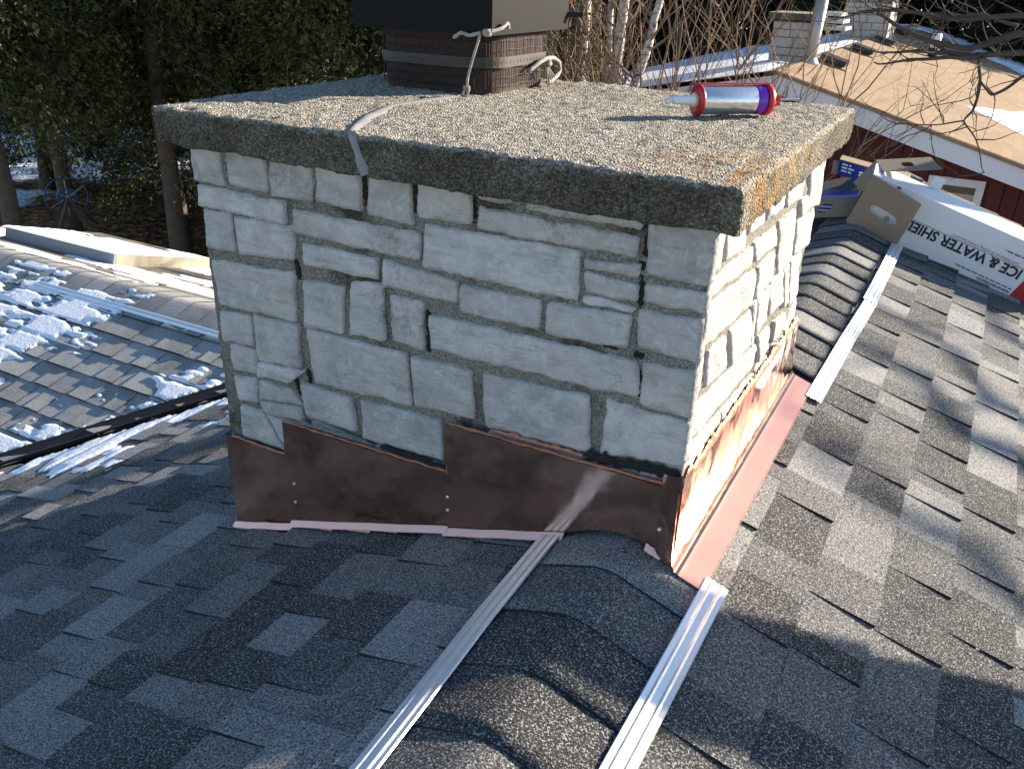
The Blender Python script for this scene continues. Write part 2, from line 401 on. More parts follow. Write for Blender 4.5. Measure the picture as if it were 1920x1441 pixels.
# shingles -----------------------------------------------------------------
EXPO = 0.143
def tab_mesh(w, hi):
    h = 0.0075 + (0.0062 if hi else 0.0)
    rr = random.Random(int(w * 1000) + hi)
    V = []; F = []; n = 3
    j = [rr.uniform(-.0012, .0012) for _ in range(n + 1)]
    for k in range(n + 1):                       # across
        v = w * k / n
        V += [(-0.02, v, 0.0015), (EXPO * .55, v, h * .62 + rr.uniform(-.0006, .0006)), (EXPO + j[k], v, h), (EXPO + j[k] * 1.3, v, -0.001)]
    for k in range(n):
        a = k * 4; b = a + 4
        F += [(a, a + 1, b + 1, b), (a + 1, a + 2, b + 2, b + 1), (a + 2, a + 3, b + 3, b + 2)]
    V += [(-0.02, 0, -.001), (-0.02, w, -.001)]; p, q = len(V) - 2, len(V) - 1
    e = n * 4
    F += [(0, p, 3, 2, 1), (e, e + 1, e + 2, e + 3, q)]
    fm = [0, 0, 1] * n + [1, 1]
    return V, F, fm
WIDTHS = [0.065, 0.080, 0.100, 0.120, 0.145, 0.172, 0.205]
TABS = {(w, hi): tab_mesh(w, hi) for w in WIDTHS for hi in (0, 1)}
TABM = {}
def tab_data(w, hi, mt='shingle'):
    if (w, hi, mt) not in TABM:
        V, F, fm = TABS[(w, hi)]
        me = bpy.data.meshes.new('shingle'); me.from_pydata(V, [], F)
        me.materials.append(M[mt]); me.materials.append(M['asphalt_edge']); me.polygons.foreach_set('material_index', fm); me.update()
        TABM[(w, hi, mt)] = me
    return TABM[(w, hi, mt)]

def lay_shingles(F, parent, u_max, v0, v1, keep, seed, limit=298, u_start=0.0, mt='shingle'):
    rr = random.Random(seed); tabs = []
    nrow = int(u_max / EXPO)
    for r in range(nrow):
        u = u_start + r * EXPO; v = v0 - rr.uniform(0, 0.25); hi = rr.randint(0, 1)
        while v < v1:
            w = rr.choice(WIDTHS)
            if rr.random() < 0.9: hi = 1 - hi
            Lm = Matrix.Translation((u + rr.uniform(-.0015, .0015), v + rr.uniform(-.001, .001), rr.uniform(-.0004, .0006)))
            if keep(u + EXPO * .5, v, v + w):
                c = F @ Vector((u + EXPO / 2, v + w / 2, 0))
                z = in_frame(c, 0.10)
                if z is not None: tabs.append((-w / (z * z), F @ Lm, w, hi, c))
            v += w
    tabs.sort(key=lambda t: t[0])
    vis = [t for t in tabs if in_frame(t[4], 0.02) is not None]; 
    first = vis[:limit]; ids = {id(t) for t in first}
    for t in first:
        o = bpy.data.objects.new('shingle', tab_data(t[2], t[3], mt)); link(o); adopt(o, parent); o.matrix_basis = t[1]
    rest = [t for t in tabs if id(t) not in ids]
    if rest:
        V = []; Fc = []; fm = []
        for _, m, w, hi, c in rest:
            tv, tf, tm = TABS[(w, hi)]; b = len(V)
            V += [m @ Vector(x) for x in tv]; Fc += [tuple(i + b for i in f) for f in tf]; fm += tm
        o = mesh_obj('shingle_field', V, Fc, None, parent, mats=[M[mt + '_stuff'], M['asphalt_edge']], fmat=fm); stuff(o)

def chim(x, y): return 0.09 < x < 1.225 and 0.08 < y < 1.03
def valley_x(y): return -1.129 + 0.89 * (y - 1.163)
def keep_left(u, a, b):
    x = RX - u / NL; y = (a + b) / 2
    return not chim(x, y) and x > valley_x(y) + 0.085
def keep_right(u, a, b): return not chim(RX + u / NL, (a + b) / 2) and b < 4.46
def keep_wing(u, a, b):
    y = WR - u / NW; return b < valley_x(y) + 0.0 and (a + b) / 2 < valley_x(y) - 0.09
lay_shingles(FL, slope_left, 3.6, -1.6, 2.0, keep_left, 11, u_start=0.075)
lay_shingles(FR, slope_right, 2.6, -1.2, 4.4, keep_right, 23, u_start=0.06)
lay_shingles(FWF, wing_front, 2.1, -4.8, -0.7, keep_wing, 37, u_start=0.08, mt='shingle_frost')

# ridge caps ----------------------------------------------------------------
def cap_mesh(L, seed, half=0.160, F1=(S, S)):
    rr = random.Random(seed); n = 14; V = []; rows = [(0.0, 0.0), (0.35, .3), (0.8, .75), (1.0, 1.0)]
    top = []
    def prof(x, lift, wob):
        a = abs(x); r = 0.030
        zz = -S * (a if a > r else (a * a / (2 * r) + r / 2))
        return zz + 0.010 + lift * (1 - .75 * (a / half) ** 2) + wob
    w1, w2 = rr.uniform(-.003, .004), rr.uniform(-.003, .004)
    for (t, l) in rows:
        y = L * (1 - t) - L
        for k in range(n + 1):
            x = -half + 2 * half * k / n
            xx = x * (1 + .02 * math.sin(5 * t + seed))
            wob = (w1 if x < 0 else w2) * l * (abs(x) / half) ** 2 * .6 + .0012 * math.sin(23 * x + seed * 2 + 3 * t)
            V.append((xx, y, prof(xx, 0.0065 * l, wob)))
    N = n + 1; F = []; fm = []
    for r in range(len(rows) - 1):
        for k in range(n):
            a = r * N + k; F.append((a, a + N, a + N + 1, a + 1)); fm.append(0)
    b = len(V)
    e = (len(rows) - 1) * N
    for k in range(N): x, y, z = V[e + k]; V.append((x, y, z - 0.0065))
    for k in range(n): F.append((e + k, b + k, b + k + 1, e + k + 1)); fm.append(1)
    for side, k in ((0, 0), (1, n)):
        idx = [r * N + k for r in range(len(rows))]; b2 = len(V)
        for i in idx: x, y, z = V[i]; V.append((x, y, z - 0.014))
        for i in range(len(idx) - 1): F.append((idx[i], b2 + i, b2 + i + 1, idx[i + 1])); fm.append(0)
    return V, F, fm
caps = []
for i in range(5):
    V, F, fm = cap_mesh(0.20, i * 3 + 1)
    me = bpy.data.meshes.new('ridge_cap'); me.from_pydata(V, [], F); me.materials.append(M['shingle']); me.materials.append(M['asphalt_edge'])
    me.polygons.foreach_set('material_index', fm); me.polygons.foreach_set('use_smooth', [True] * len(F)); me.update(); caps.append(me)
ys = [-0.082 - 0.1515 * i for i in range(10)] + [1.115 + 0.148 * i for i in range(23)]
rr = random.Random(5)
for i, y in enumerate(ys):
    if y + .1 > 4.46: continue
    o = bpy.data.objects.new('ridge_cap', caps[rr.randrange(5)]); link(o); adopt(o, house)
    o.matrix_basis = Matrix.Translation((RX + rr.uniform(-.004, .004), y + .2, RZ + .005)) @ Matrix.Rotation(rr.uniform(-.012, .012), 4, 'Z')
# wing ridge caps
V, F, fm = cap_mesh(0.20, 4)
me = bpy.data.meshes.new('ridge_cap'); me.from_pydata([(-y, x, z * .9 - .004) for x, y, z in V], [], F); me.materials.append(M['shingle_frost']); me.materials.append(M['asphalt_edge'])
me.polygons.foreach_set('material_index', fm); me.update()
for i in range(27):
    o = bpy.data.objects.new('ridge_cap', me); link(o); adopt(o, house); o.matrix_basis = Matrix.Translation((-4.75 + .15 * i, WR, WZ + .004))

# valley metal ---------------------------------------------------------------
p0 = Vector((valley_x(1.60), 1.60, 0)); p1 = Vector((valley_x(-0.4), -0.4, 0))
def zleft(x): return RZ - S * (RX - x)
p0.z = zleft(p0.x); p1.z = zleft(p1.x)
d = (p1 - p0).normalized(); side = Vector((-d.y, d.x, 0)).normalized()   # towards +x/-y or reverse
mb = MB()
prof = [(-.065, .022), (-.055, .012), (-.008, .004), (-.006, .022), (.006, .022), (.008, .004), (.055, .012), (.065, .022)]
rows = [p0, p1]
for P in rows:
    for a, h in prof: mb.v.append(P + side * a + Vector((0, 0, h + abs(a) * .24)))
n = len(prof)
for k in range(n - 1): mb.f.append((k, k + 1, n + k + 1, n + k))
o = mb.obj('valley_flashing', M['dark_metal'], house); o['label'] = 'dark metal valley strip between the two roof slopes'

# skylight curb on the far wing slope
curb = thing('skylight_curb', 'low boxed skylight curb on the snowy far wing roof', 'skylight', (-3.5, 2.5, -1.6))
def wb(u, v, w): return FWB @ Vector((u, v, w))
mb = MB(); mb.obox(wb(.46, -4.15, 0), wb(.46, -3.06, 0) - wb(.46, -4.15, 0), wb(.475, -4.15, 0) - wb(.46, -4.15, 0), wb(.46, -4.15, .075) - wb(.46, -4.15, 0)); mb.obj('curb_side', M['curb_shaded'], curb)
mb = MB(); mb.obox(wb(.478, -3.075, 0), wb(.478, -3.06, 0) - wb(.478, -3.075, 0), wb(1.30, -3.075, 0) - wb(.478, -3.075, 0), wb(.478, -3.075, .072) - wb(.478, -3.075, 0)); mb.obj('curb_side', M['curb_lit'], curb)
mb = MB(); mb.obox(wb(.48, -4.15, .01), wb(.48, -3.08, .01) - wb(.48, -4.15, .01), wb(1.30, -4.15, .01) - wb(.48, -4.15, .01), wb(.48, -4.15, .045) - wb(.48, -4.15, .01)); mb.obj('snowy_lid', M['snow'], curb)

# snow --------------------------------------------------------------------
def snow_sheet(name, F, u0, u1, v0, v1, du, dv, fn, k, label):
    nu, nv = int((u1 - u0) / du), int((v1 - v0) / dv)
    H = {}; V = []; Fc = []; ix = {}
    for i in range(nu + 1):
        for j in range(nv + 1):
            u, v = u0 + i * du, v0 + j * dv; H[i, j] = fn(u, v)
    def vid(i, j):
        if (i, j) not in ix:
            ix[i, j] = len(V); h = max(0.0, H[i, j])
            V.append(F @ Vector((u0 + i * du, v0 + j * dv, min(0.0155, 0.0055 + k * h) if H[i, j] > 0 else -0.002)))
        return ix[i, j]
    for i in range(nu):
        for j in range(nv):
            if sum(H[a, b] > 0 for a, b in ((i, j), (i + 1, j), (i + 1, j + 1), (i, j + 1))) >= 2:
                Fc.append((vid(i, j), vid(i + 1, j), vid(i + 1, j + 1), vid(i, j + 1)))
    o = mesh_obj(name, V, Fc, M['snow'], None, True); stuff(o); o['label'] = label; o['category'] = 'snow'
    return o
def fbm(x, y, s):
    return noise.noise(Vector((x * s, y * s, 1.7))) + .5 * noise.noise(Vector((x * s * 2.3, y * s * 2.3, 5.1))) + .3 * noise.noise(Vector((x * s * 6, y * s * 6, 9.2)))
def wing_snow(u, v):
    y = WR - u / NW; dv = valley_x(y) - v
    if dv < 0.105: return -1
    b = -0.30
    b += 0.75 * max(0, 1 - abs((-2.55 - .35 * (u - .35) - v)) / .55) * (1 if .12 < u < .95 else .55) if v > -2.6 else 0.34
    b += 0.62 * max(0, 1 - dv / .36)
    b += .22 if v < -2.1 - .5 * u else 0
    b += -.25 if u < .16 else 0
    fr = (u - 0.08) / EXPO; fr -= math.floor(fr)
    b -= .65 * max(0, 1 - fr * 5) 
    return b + .55 * fbm(u, v, 3.8) + .30 * noise.noise(Vector((u * 38, v * 14, 3.3)))
snow_sheet('snow', FWF, .02, 1.9, -4.8, -.9, .0125, .0155, wing_snow, .05, 'patchy snow lying on the wing roof slope')
def back_snow(u, v):
    if .45 < u < 1.31 and -4.16 < v < -3.05: return -1
    return .02 + .55 * fbm(u * 3.2, v * .55, 1.8)
snow_sheet('snow', FWB, .1, 1.74, -4.84, -1.4, .035, .05, back_snow, .03, 'thin snow streaks on the far wing slope')
def left_snow_and_sun(u, v):  # thin snow, increased to imitate sunlit streaks near the valley
    x = RX - u / NL; dv = x - valley_x(v)
    if dv < 0.10: return -1
    fr = (u - 0.075) / EXPO; fr -= math.floor(fr)
    return .30 - dv * .62 + .45 * fbm(u * .8, v * .8, 4.5) - .3 * max(0, 1 - fr * 3)
snow_sheet('snow', FL, 1.6, 3.4, -.3, 1.5, .012, .02, left_snow_and_sun, .03, 'thin snow with painted-in sunlit streaks beside the valley on the left roof slope')
# ================================================================== CHIMNEY
F_ST=[
((0.059,-0.103),(0.138,-0.101),(0.140,-0.164),(0.051,-0.163)),
((0.165,-0.074),(0.274,-0.079),(0.275,-0.158),(0.164,-0.159)),
((0.287,-0.077),(0.394,-0.078),(0.395,-0.162),(0.282,-0.166)),
((0.408,-0.076),(0.517,-0.079),(0.525,-0.162),(0.402,-0.160)),
((0.544,-0.077),(0.642,-0.079),(0.648,-0.170),(0.537,-0.169)),
((0.059,-0.173),(0.316,-0.174),(0.317,-0.223),(0.051,-0.220)),
((0.068,-0.227),(0.154,-0.222),(0.156,-0.311),(0.063,-0.315)),
((0.168,-0.229),(0.336,-0.225),(0.329,-0.303),(0.168,-0.312)),
((0.338,-0.187),(0.665,-0.187),(0.664,-0.242),(0.339,-0.238)),
((0.358,-0.257),(0.554,-0.259),(0.556,-0.302),(0.363,-0.304)),
((0.662,-0.084),(0.781,-0.086),(0.782,-0.148),(0.661,-0.153)),
((0.898,-0.090),(1.122,-0.093),(1.123,-0.102),(0.899,-0.103)),
((0.799,-0.113),(1.120,-0.118),(1.120,-0.154),(0.799,-0.154)),
((0.677,-0.167),(1.012,-0.163),(1.011,-0.256),(0.675,-0.251)),
((1.023,-0.175),(1.128,-0.167),(1.125,-0.188),(1.024,-0.190)),
((1.025,-0.201),(1.128,-0.205),(1.130,-0.234),(1.028,-0.237)),
((1.025,-0.241),(1.127,-0.245),(1.121,-0.254),(1.025,-0.254)),
((1.136,-0.090),(1.246,-0.100),(1.246,-0.180),(1.143,-0.182)),
((1.140,-0.200),(1.248,-0.195),(1.245,-0.231),(1.139,-0.230)),
((1.131,-0.247),(1.247,-0.244),(1.246,-0.325),(1.138,-0.317)),
((0.572,-0.258),(0.754,-0.268),(0.754,-0.315),(0.570,-0.315)),
((0.762,-0.274),(0.935,-0.272),(0.936,-0.331),(0.761,-0.329)),
((0.950,-0.273),(1.120,-0.262),(1.116,-0.326),(0.950,-0.335)),
((0.687,-0.353),(1.141,-0.347),(1.146,-0.424),(0.690,-0.428)),
((0.588,-0.328),(0.671,-0.332),(0.668,-0.436),(0.590,-0.434)),
((1.151,-0.348),(1.251,-0.341),(1.246,-0.431),(1.155,-0.436)),
((0.074,-0.345),(0.328,-0.333),(0.319,-0.449),(0.083,-0.457)),
((0.082,-0.471),(0.179,-0.467),(0.179,-0.544),(0.085,-0.550)),
((0.187,-0.461),(0.327,-0.457),(0.324,-0.565),(0.184,-0.580)),
((0.099,-0.552),(0.185,-0.553),(0.180,-0.617),(0.102,-0.625)),
((0.187,-0.584),(0.338,-0.570),(0.285,-0.614),(0.184,-0.620)),
((0.350,-0.344),(0.465,-0.337),(0.454,-0.449),(0.346,-0.453)),
((0.488,-0.318),(0.568,-0.311),(0.570,-0.437),(0.479,-0.443)),
((0.351,-0.462),(0.624,-0.454),(0.636,-0.577),(0.364,-0.591)),
((0.637,-0.459),(0.786,-0.455),(0.797,-0.564),(0.645,-0.575)),
((0.317,-0.603),(0.470,-0.606),(0.481,-0.690),(0.329,-0.689)),
((0.494,-0.602),(0.710,-0.593),(0.722,-0.690),(0.497,-0.703)),
((0.105,-0.640),(0.178,-0.631),(0.177,-0.695),(0.112,-0.703)),
((0.186,-0.631),(0.284,-0.630),(0.321,-0.664),(0.181,-0.684)),
((0.184,-0.688),(0.310,-0.672),(0.324,-0.713),(0.193,-0.718)),
((0.112,-0.722),(0.188,-0.720),(0.253,-0.815),(0.101,-0.817)),
((0.198,-0.724),(0.326,-0.717),(0.330,-0.791),(0.258,-0.813)),
((0.816,-0.453),(1.050,-0.445),(1.060,-0.564),(0.821,-0.577)),
((1.087,-0.440),(1.246,-0.446),(1.253,-0.533),(1.085,-0.560)),
]
R_ST=[
((-0.009,-0.078),(0.123,-0.108),(0.139,-0.176),(0.007,-0.164)),
((0.134,-0.110),(0.272,-0.129),(0.285,-0.176),(0.152,-0.164)),
((0.004,-0.182),(0.355,-0.189),(0.354,-0.227),(0.006,-0.213)),
((0.378,-0.187),(0.573,-0.199),(0.598,-0.246),(0.397,-0.230)),
((0.006,-0.228),(0.431,-0.257),(0.448,-0.339),(0.005,-0.306)),
((0.448,-0.257),(0.611,-0.264),(0.622,-0.334),(0.474,-0.337)),
((0.002,-0.312),(0.098,-0.330),(0.110,-0.401),(0.009,-0.402)),
((0.132,-0.334),(0.252,-0.342),(0.281,-0.426),(0.148,-0.412)),
((0.281,-0.342),(0.477,-0.357),(0.533,-0.459),(0.316,-0.436)),
((0.011,-0.424),(0.574,-0.479),(0.597,-0.546),(0.022,-0.496)),
((0.500,-0.350),(0.598,-0.342),(0.644,-0.437),(0.549,-0.450)),
((0.627,-0.340),(0.736,-0.346),(0.816,-0.450),(0.679,-0.443)),
((0.596,-0.195),(0.790,-0.204),(0.811,-0.341),(0.691,-0.344)),
((0.842,-0.250),(1.077,-0.264),(1.039,-0.356),(0.840,-0.333)),
((0.811,-0.341),(0.972,-0.356),(1.041,-0.496),(0.929,-0.503)),
((0.290,-0.122),(0.421,-0.139),(0.438,-0.163),(0.309,-0.154)),
((0.438,-0.138),(0.615,-0.149),(0.622,-0.166),(0.452,-0.158)),
((0.618,-0.141),(0.790,-0.150),(0.807,-0.183),(0.654,-0.173)),
((0.825,-0.150),(1.040,-0.171),(1.118,-0.262),(0.974,-0.243)),
((0.807,-0.183),(0.937,-0.204),(0.957,-0.239),(0.840,-0.235)),
((0.589,-0.464),(0.704,-0.478),(0.731,-0.548),(0.632,-0.549)),
((0.751,-0.483),(0.892,-0.502),(0.904,-0.564),(0.774,-0.547)),
]
chimney = thing('chimney', 'pale limestone chimney with thick concrete cap and copper flashing', 'chimney', (0.65, 0.55, -1.1))
Y0, X1 = 0.052, 1.246
# mortar core
def rough(p, a, s, seed=0.0):
    return Vector((nz(p, s, seed), nz(p, s, seed + 11), nz(p, s, seed + 23))) * a
mb = MB()
def core(fn, nu, nv):
    mb.grid(lambda a, b: Vector(fn(a, b)) + rough(fn(a, b), .004, 30) + rough(fn(a, b), .002, 90), nu, nv)
core(lambda a, b: (0.06 + 1.186 * a, Y0 + .004, -1.25 + 1.19 * b), 110, 100)
core(lambda a, b: (X1 - .004, Y0 + .004 + .995 * a, -1.25 + 1.19 * b), 90, 100)
core(lambda a, b: (0.06, 1.05 - .995 * a, -1.25 + 1.19 * b), 6, 6)
core(lambda a, b: (X1 - .004 - 1.182 * a, 1.05, -1.25 + 1.19 * b), 6, 6)
o = mb.obj('mortar', M['mortar'], chimney, True)

def stone(q, face, seed):
    TL, TR, BR, BL = [Vector((a[0], a[1], 0)) for a in q]
    w = ((TR - TL).length + (BR - BL).length) / 2; h = ((TL - BL).length + (TR - BR).length) / 2
    nu = max(6, min(60, int(w / .0075))); nv = max(5, min(24, int(h / .0075)))
    rr = random.Random(seed); tilt = rr.uniform(-.005, .005); tilt2 = rr.uniform(-.004, .004); proud = rr.uniform(.0035, .0065); grow = .0012
    corner_r = face == 'F' and max(TR.x, BR.x) > 1.235; corner_l = face == 'R' and min(TL.x, BL.x) < .05
    sd_ = seed * 3.7
    def pt(i, j):
        s, t = i / nu, j / nv
        p = (TL * (1 - s) + TR * s) * (1 - t) + (BL * (1 - s) + BR * s) * t
        p = p + Vector(((s - .5) * 2 * grow, (.5 - t) * 2 * grow, 0))
        e = Vector((nz(p, 22, sd_), nz(p, 22, sd_ + 5), 0)) * .0045 + Vector((nz(p, 75, sd_), nz(p, 75, sd_ + 5), 0)) * .0022
        # rounded corners
        cx, cy = min(s, 1 - s) * w, min(t, 1 - t) * h; r = .005
        if cx < r and cy < r:
            k = 1 - math.hypot(r - cx, r - cy) / r
            if k < 0:
                c = Vector(((.5 - s) * w, (t - .5) * h, 0)).normalized(); p = p + c * (-k) * r * .75
        if (corner_r and s == 1) or (corner_l and s == 0): e.x *= .35
        p = p + e
        ed = [t * h, (1 - t) * h]
        if not corner_l: ed.append(s * w)
        if not corner_r: ed.append((1 - s) * w)
        ee = max(0.0, min(ed))
        d = proud + tilt * (s - .5) + tilt2 * (t - .5)
        c = noise.cell(Vector((p.x * 16 + sd_ + 2 * nz(p, 5, sd_), p.y * 22 + sd_, 0)))
        d += .0030 * nz(p, 9, sd_) + .0024 * nz(p, 24, sd_ + 3) + .0015 * nz(p, 60, sd_ + 9) + .0008 * nz(p, 120, sd_) + .0012 * c
        d -= .0030 * max(0.0, 1 - ee / .004) ** 2
        return p, d
    V = []; Fc = []
    def world(p, d):
        return (p.x, Y0 - d, p.y) if face == 'F' else (X1 + d, p.x, p.y)
    for j in range(nv + 1):
        for i in range(nu + 1):
            p, d = pt(i, j)
            if corner_r and i == nu: p.x = 1.2515 + .002 * nz(p, 30, sd_)
            if corner_l and i == 0: p.x = 0.060 + .002 * nz(p, 30, sd_)
            V.append(world(p, d))
    N = nu + 1
    for j in range(nv):
        for i in range(nu):
            a = j * N + i; f = (a, a + N, a + N + 1, a + 1); Fc.append(f)
    ring = [i for i in range(N)] + [j * N + nu for j in range(1, nv + 1)] + [nv * N + i for i in range(nu - 1, -1, -1)] + [j * N for j in range(nv - 1, 0, -1)]
    b = len(V)
    for r in ring:
        x, y, z = V[r]; V.append((x, Y0 + .03, z) if face == 'F' else (X1 - .03, y, z))
    m = len(ring)
    for k in range(m): Fc.append((ring[k], ring[(k + 1) % m], b + (k + 1) % m, b + k))
    return mesh_obj('stone', V, Fc, M['stone'], chimney, True)

for i, q in enumerate(F_ST):
    q = [list(a) for a in q]
    for a in q:
        if a[0] > 1.235: a[0] = 1.2515
    if q[0][1] > -.105: q[0][1] = q[1][1] = -.07
    stone(q, 'F', 100 + i)
stone([(.80, -.07), (.885, -.07), (.885, -.098), (.80, -.098)], 'F', 160)
for i, q in enumerate([[(.345, -.70), (.487, -.708), (.50, -.755), (.345, -.75)], [(.505, -.712), (.722, -.702), (.722, -.75), (.51, -.755)], [(1.07, -.575), (1.25, -.56), (1.25, -.63), (1.07, -.63)], [(.83, -.585), (1.05, -.575), (1.05, -.63), (.83, -.63)]]):
    stone(q, 'F', 170 + i)
for i, q in enumerate(R_ST):
    q = [list(a) for a in q]
    for a in q:
        if a[0] < .03: a[0] = .060
    if i in (0, 1, 15, 16, 17, 18): q[0][1] = q[1][1] = -.068
    stone(q, 'R', 300 + i)
for i, q in enumerate([[(.05, -.51), (.30, -.535), (.30, -.60), (.05, -.58)], [(.31, -.54), (.59, -.56), (.59, -.62), (.31, -.61)], [(.61, -.56), (.83, -.57), (.83, -.63), (.61, -.63)], [(.84, -.575), (1.04, -.51), (1.045, -.62), (.84, -.63)],
                     [(.46, -.345), (.50, -.345), (.53, -.45), (.49, -.45)], [(.745, -.345), (.81, -.345), (.90, -.48), (.83, -.47)]]):
    stone(q, 'R', 400 + i)

# concrete cap ------------------------------------------------------------
mb = MB()
CW, CD, CT = 1.30, 1.085, 0.081
def capp(p):
    p = Vector(p); r = .012
    lo = Vector((r, r, -CT + r)); hi = Vector((CW - r, CD - r, -r))
    q = Vector((min(max(p.x, lo.x), hi.x), min(max(p.y, lo.y), hi.y), min(max(p.z, lo.z), hi.z)))
    dlt = p - q
    if dlt.length > 1e-9: p = q + dlt.normalized() * r
    n_ = dlt.normalized() if dlt.length > 1e-9 else Vector((0, 0, 1))
    a = .004 * nz(p, 7) + .0034 * nz(p, 34, 3) + .0030 * nz(p, 95, 7) + .0022 * nz(p, 190, 17)
    chip = max(0.0, nz(p, 13, 31) - .35) * .02 if p.z < -.05 or p.y < .03 else 0
    return p + n_ * (a - chip)
mb.grid(lambda a, b: capp((CW * a, CD * b, 0)), 190, 160)
mb.grid(lambda a, b: capp((CW * a, 0, -CT + CT * b)), 210, 13)
mb.grid(lambda a, b: capp((CW, CD * a, -CT + CT * b)), 170, 13)
mb.grid(lambda a, b: capp((CW - CW * a, CD, -CT + CT * b)), 60, 6)
mb.grid(lambda a, b: capp((0, CD - CD * a, -CT + CT * b)), 60, 6)
mb.grid(lambda a, b: capp((CW - CW * a, CD * b, -CT)), 60, 40)
capo = mb.obj('cap_slab', M['cap'], chimney, True)
# grey sealant over the crack
path = [(0.576, -.0025, -.074), (.566, -.005, -.05), (.560, -.005, -.03), (.549, -.004, -.006), (.543, .004, .003), (.512, .055, .003), (.453, .175, .003), (.403, .33, .003), (.415, .454, .003), (.43, .56, .003)]
P = [Vector(path[0])]
for a, b in zip(path, path[1:]):
    for k in range(1, 7): P.append(Vector(a).lerp(Vector(b), k / 6))
mb = MB()
def ribbon(i, t):
    p = P[i]; d_ = (P[min(i + 1, len(P) - 1)] - P[max(i - 1, 0)]).normalized()
    nn = Vector((0, -1, 0)) if i < 24 else Vector((0, 0, 1))
    sd2 = d_.cross(nn).normalized(); w = .011 + .005 * nz(p, 25, 4) + (.004 if i > 30 else 0)
    return p + sd2 * w * t + nn * (.003 * (1 - abs(t)) + .0012 * nz(p, 80, t)) - nn * (.004 if abs(t) == 1 else 0)
for i in range(len(P)):
    for t in (-1, -.5, 0, .5, 1): mb.v.append(ribbon(i, t))
for i in range(len(P) - 1):
    for k in range(4): mb.f.append((i * 5 + k, i * 5 + k + 1, i * 5 + 6 + k, i * 5 + 5 + k))
o = mb.obj('crack_sealant', M['sealant'], capo, True); o['label'] = 'smeared grey sealant over the crack in the cap'

# flue --------------------------------------------------------------------
def rrect(x0, x1, y0, y1, r, n=6):
    pts = []
    for cx, cy, a0 in ((x1 - r, y0 + r, -90), (x1 - r, y1 - r, 0), (x0 + r, y1 - r, 90), (x0 + r, y0 + r, 180)):
        for k in range(n + 1):
            a = math.radians(a0 + 90 * k / n); pts.append((cx + r * math.cos(a), cy + r * math.sin(a)))
    return pts
def prism(pts, z0, z1, caps=True, mb=None):
    mb = mb or MB(); n = len(pts); b = len(mb.v)
    mb.v += [Vector((x, y, z0)) for x, y in pts] + [Vector((x, y, z1)) for x, y in pts]
    mb.f += [(b + i, b + (i + 1) % n, b + n + (i + 1) % n, b + n + i) for i in range(n)]
    if caps: mb.f += [tuple(b + n + i for i in range(n)), tuple(b + i for i in range(n))[::-1]]
    return mb
FXa, FXb, FYa, FYb = .125, .478, .635, 1.0
flue = prism(rrect(FXa, FXb, FYa, FYb, .09), -.01, .42).obj('flue', M['flue_clay'], chimney)
flue['label'] = 'brown clay flue wrapped in wire mesh'
# wire mesh
per = rrect(FXa - .008, FXb + .008, FYa - .008, FYb + .008, .097, 8)
per2 = []
L_ = 0; acc = []
for i in range(len(per)):
    a = Vector((*per[i], 0)); b = Vector((*per[(i + 1) % len(per)], 0)); n = max(1, int(round((b - a).length / .0105)))
    for k in range(n): per2.append(a.lerp(b, k / n))
mb = MB()
for i, p in enumerate(per2):
    w = .002 * math.sin(i * 1.7)
    mb.tube([(p.x, p.y, .012 + .01 * (i % 3 == 0)), (p.x + w, p.y + w, .09), (p.x, p.y, .17)], .0008, 4, False)
for k in range(8):
    z = .018 + .0215 * k
    mb.tube([(p.x, p.y, z + .0015 * math.sin(i * .6 + k)) for i, p in enumerate(per2)] + [(per2[0].x, per2[0].y, z)], .0008, 4, False)
mb.obj('wire_mesh', M['wire'], flue)
# perforated band: strip with dark punched studs
pb = rrect(FXa - .0105, FXb + .0105, FYa - .0105, FYb + .0105, .0995, 8)
band = prism(pb, .062, .088, False).obj('perforated_band', M['band'], flue)
po = rrect(FXa - .0112, FXb + .0112, FYa - .0112, FYb + .0112, .1, 8); mb = MB(); dist = 0
for i in range(len(po)):
    a = Vector((*po[i], .075)); b = Vector((*po[(i + 1) % len(po)], .075)); L_ = (b - a).length; n = max(1, int(round(L_ / .0185)))
    for k in range(n):
        c = a.lerp(b, (k + .5) / n); t = (b - a).normalized(); nn = Vector((t.y, -t.x, 0))
        ring = [c + t * .0048 * math.cos(q * math.pi / 4) + Vector((0, 0, .0048 * math.sin(q * math.pi / 4))) for q in range(8)]
        mb.add(ring, [tuple(range(8))])
mb.obj('band_hole', M['vent_black'], flue); stuff(bpy.data.objects['band_hole'])
# black shroud
SXa, SXb, SYa, SYb = .088, .505, .603, 1.03
mb = MB()
for a, b in (((SXa, SYa, .143), (SXb, SYa + .004, .52)), ((SXb - .004, SYa + .004, .143), (SXb, SYb, .52)), ((SXa, SYb - .004, .143), (SXb - .004, SYb, .52)), ((SXa, SYa + .004, .143), (SXa + .004, SYb - .004, .52))): mb.box(a, b)
mb.box((SXa - .02, SYa - .02, .52), (SXb + .02, SYb + .02, .535))
mb.obj('shroud', M['black_steel'], flue)
bpy.data.objects['shroud']['label'] = 'black sheet-steel shroud over the flue'
mb = MB(); mb.tube([(SXa - .05, SYb - .2, .17), (SXa + .01, SYb - .2, .17)], .006, 6); mb.tube([(SXb - .01, SYb - .01, .18), (SXb + .035, SYb + .02, .18)], .008, 6); mb.obj('shroud_bolt', M['wire'], flue)

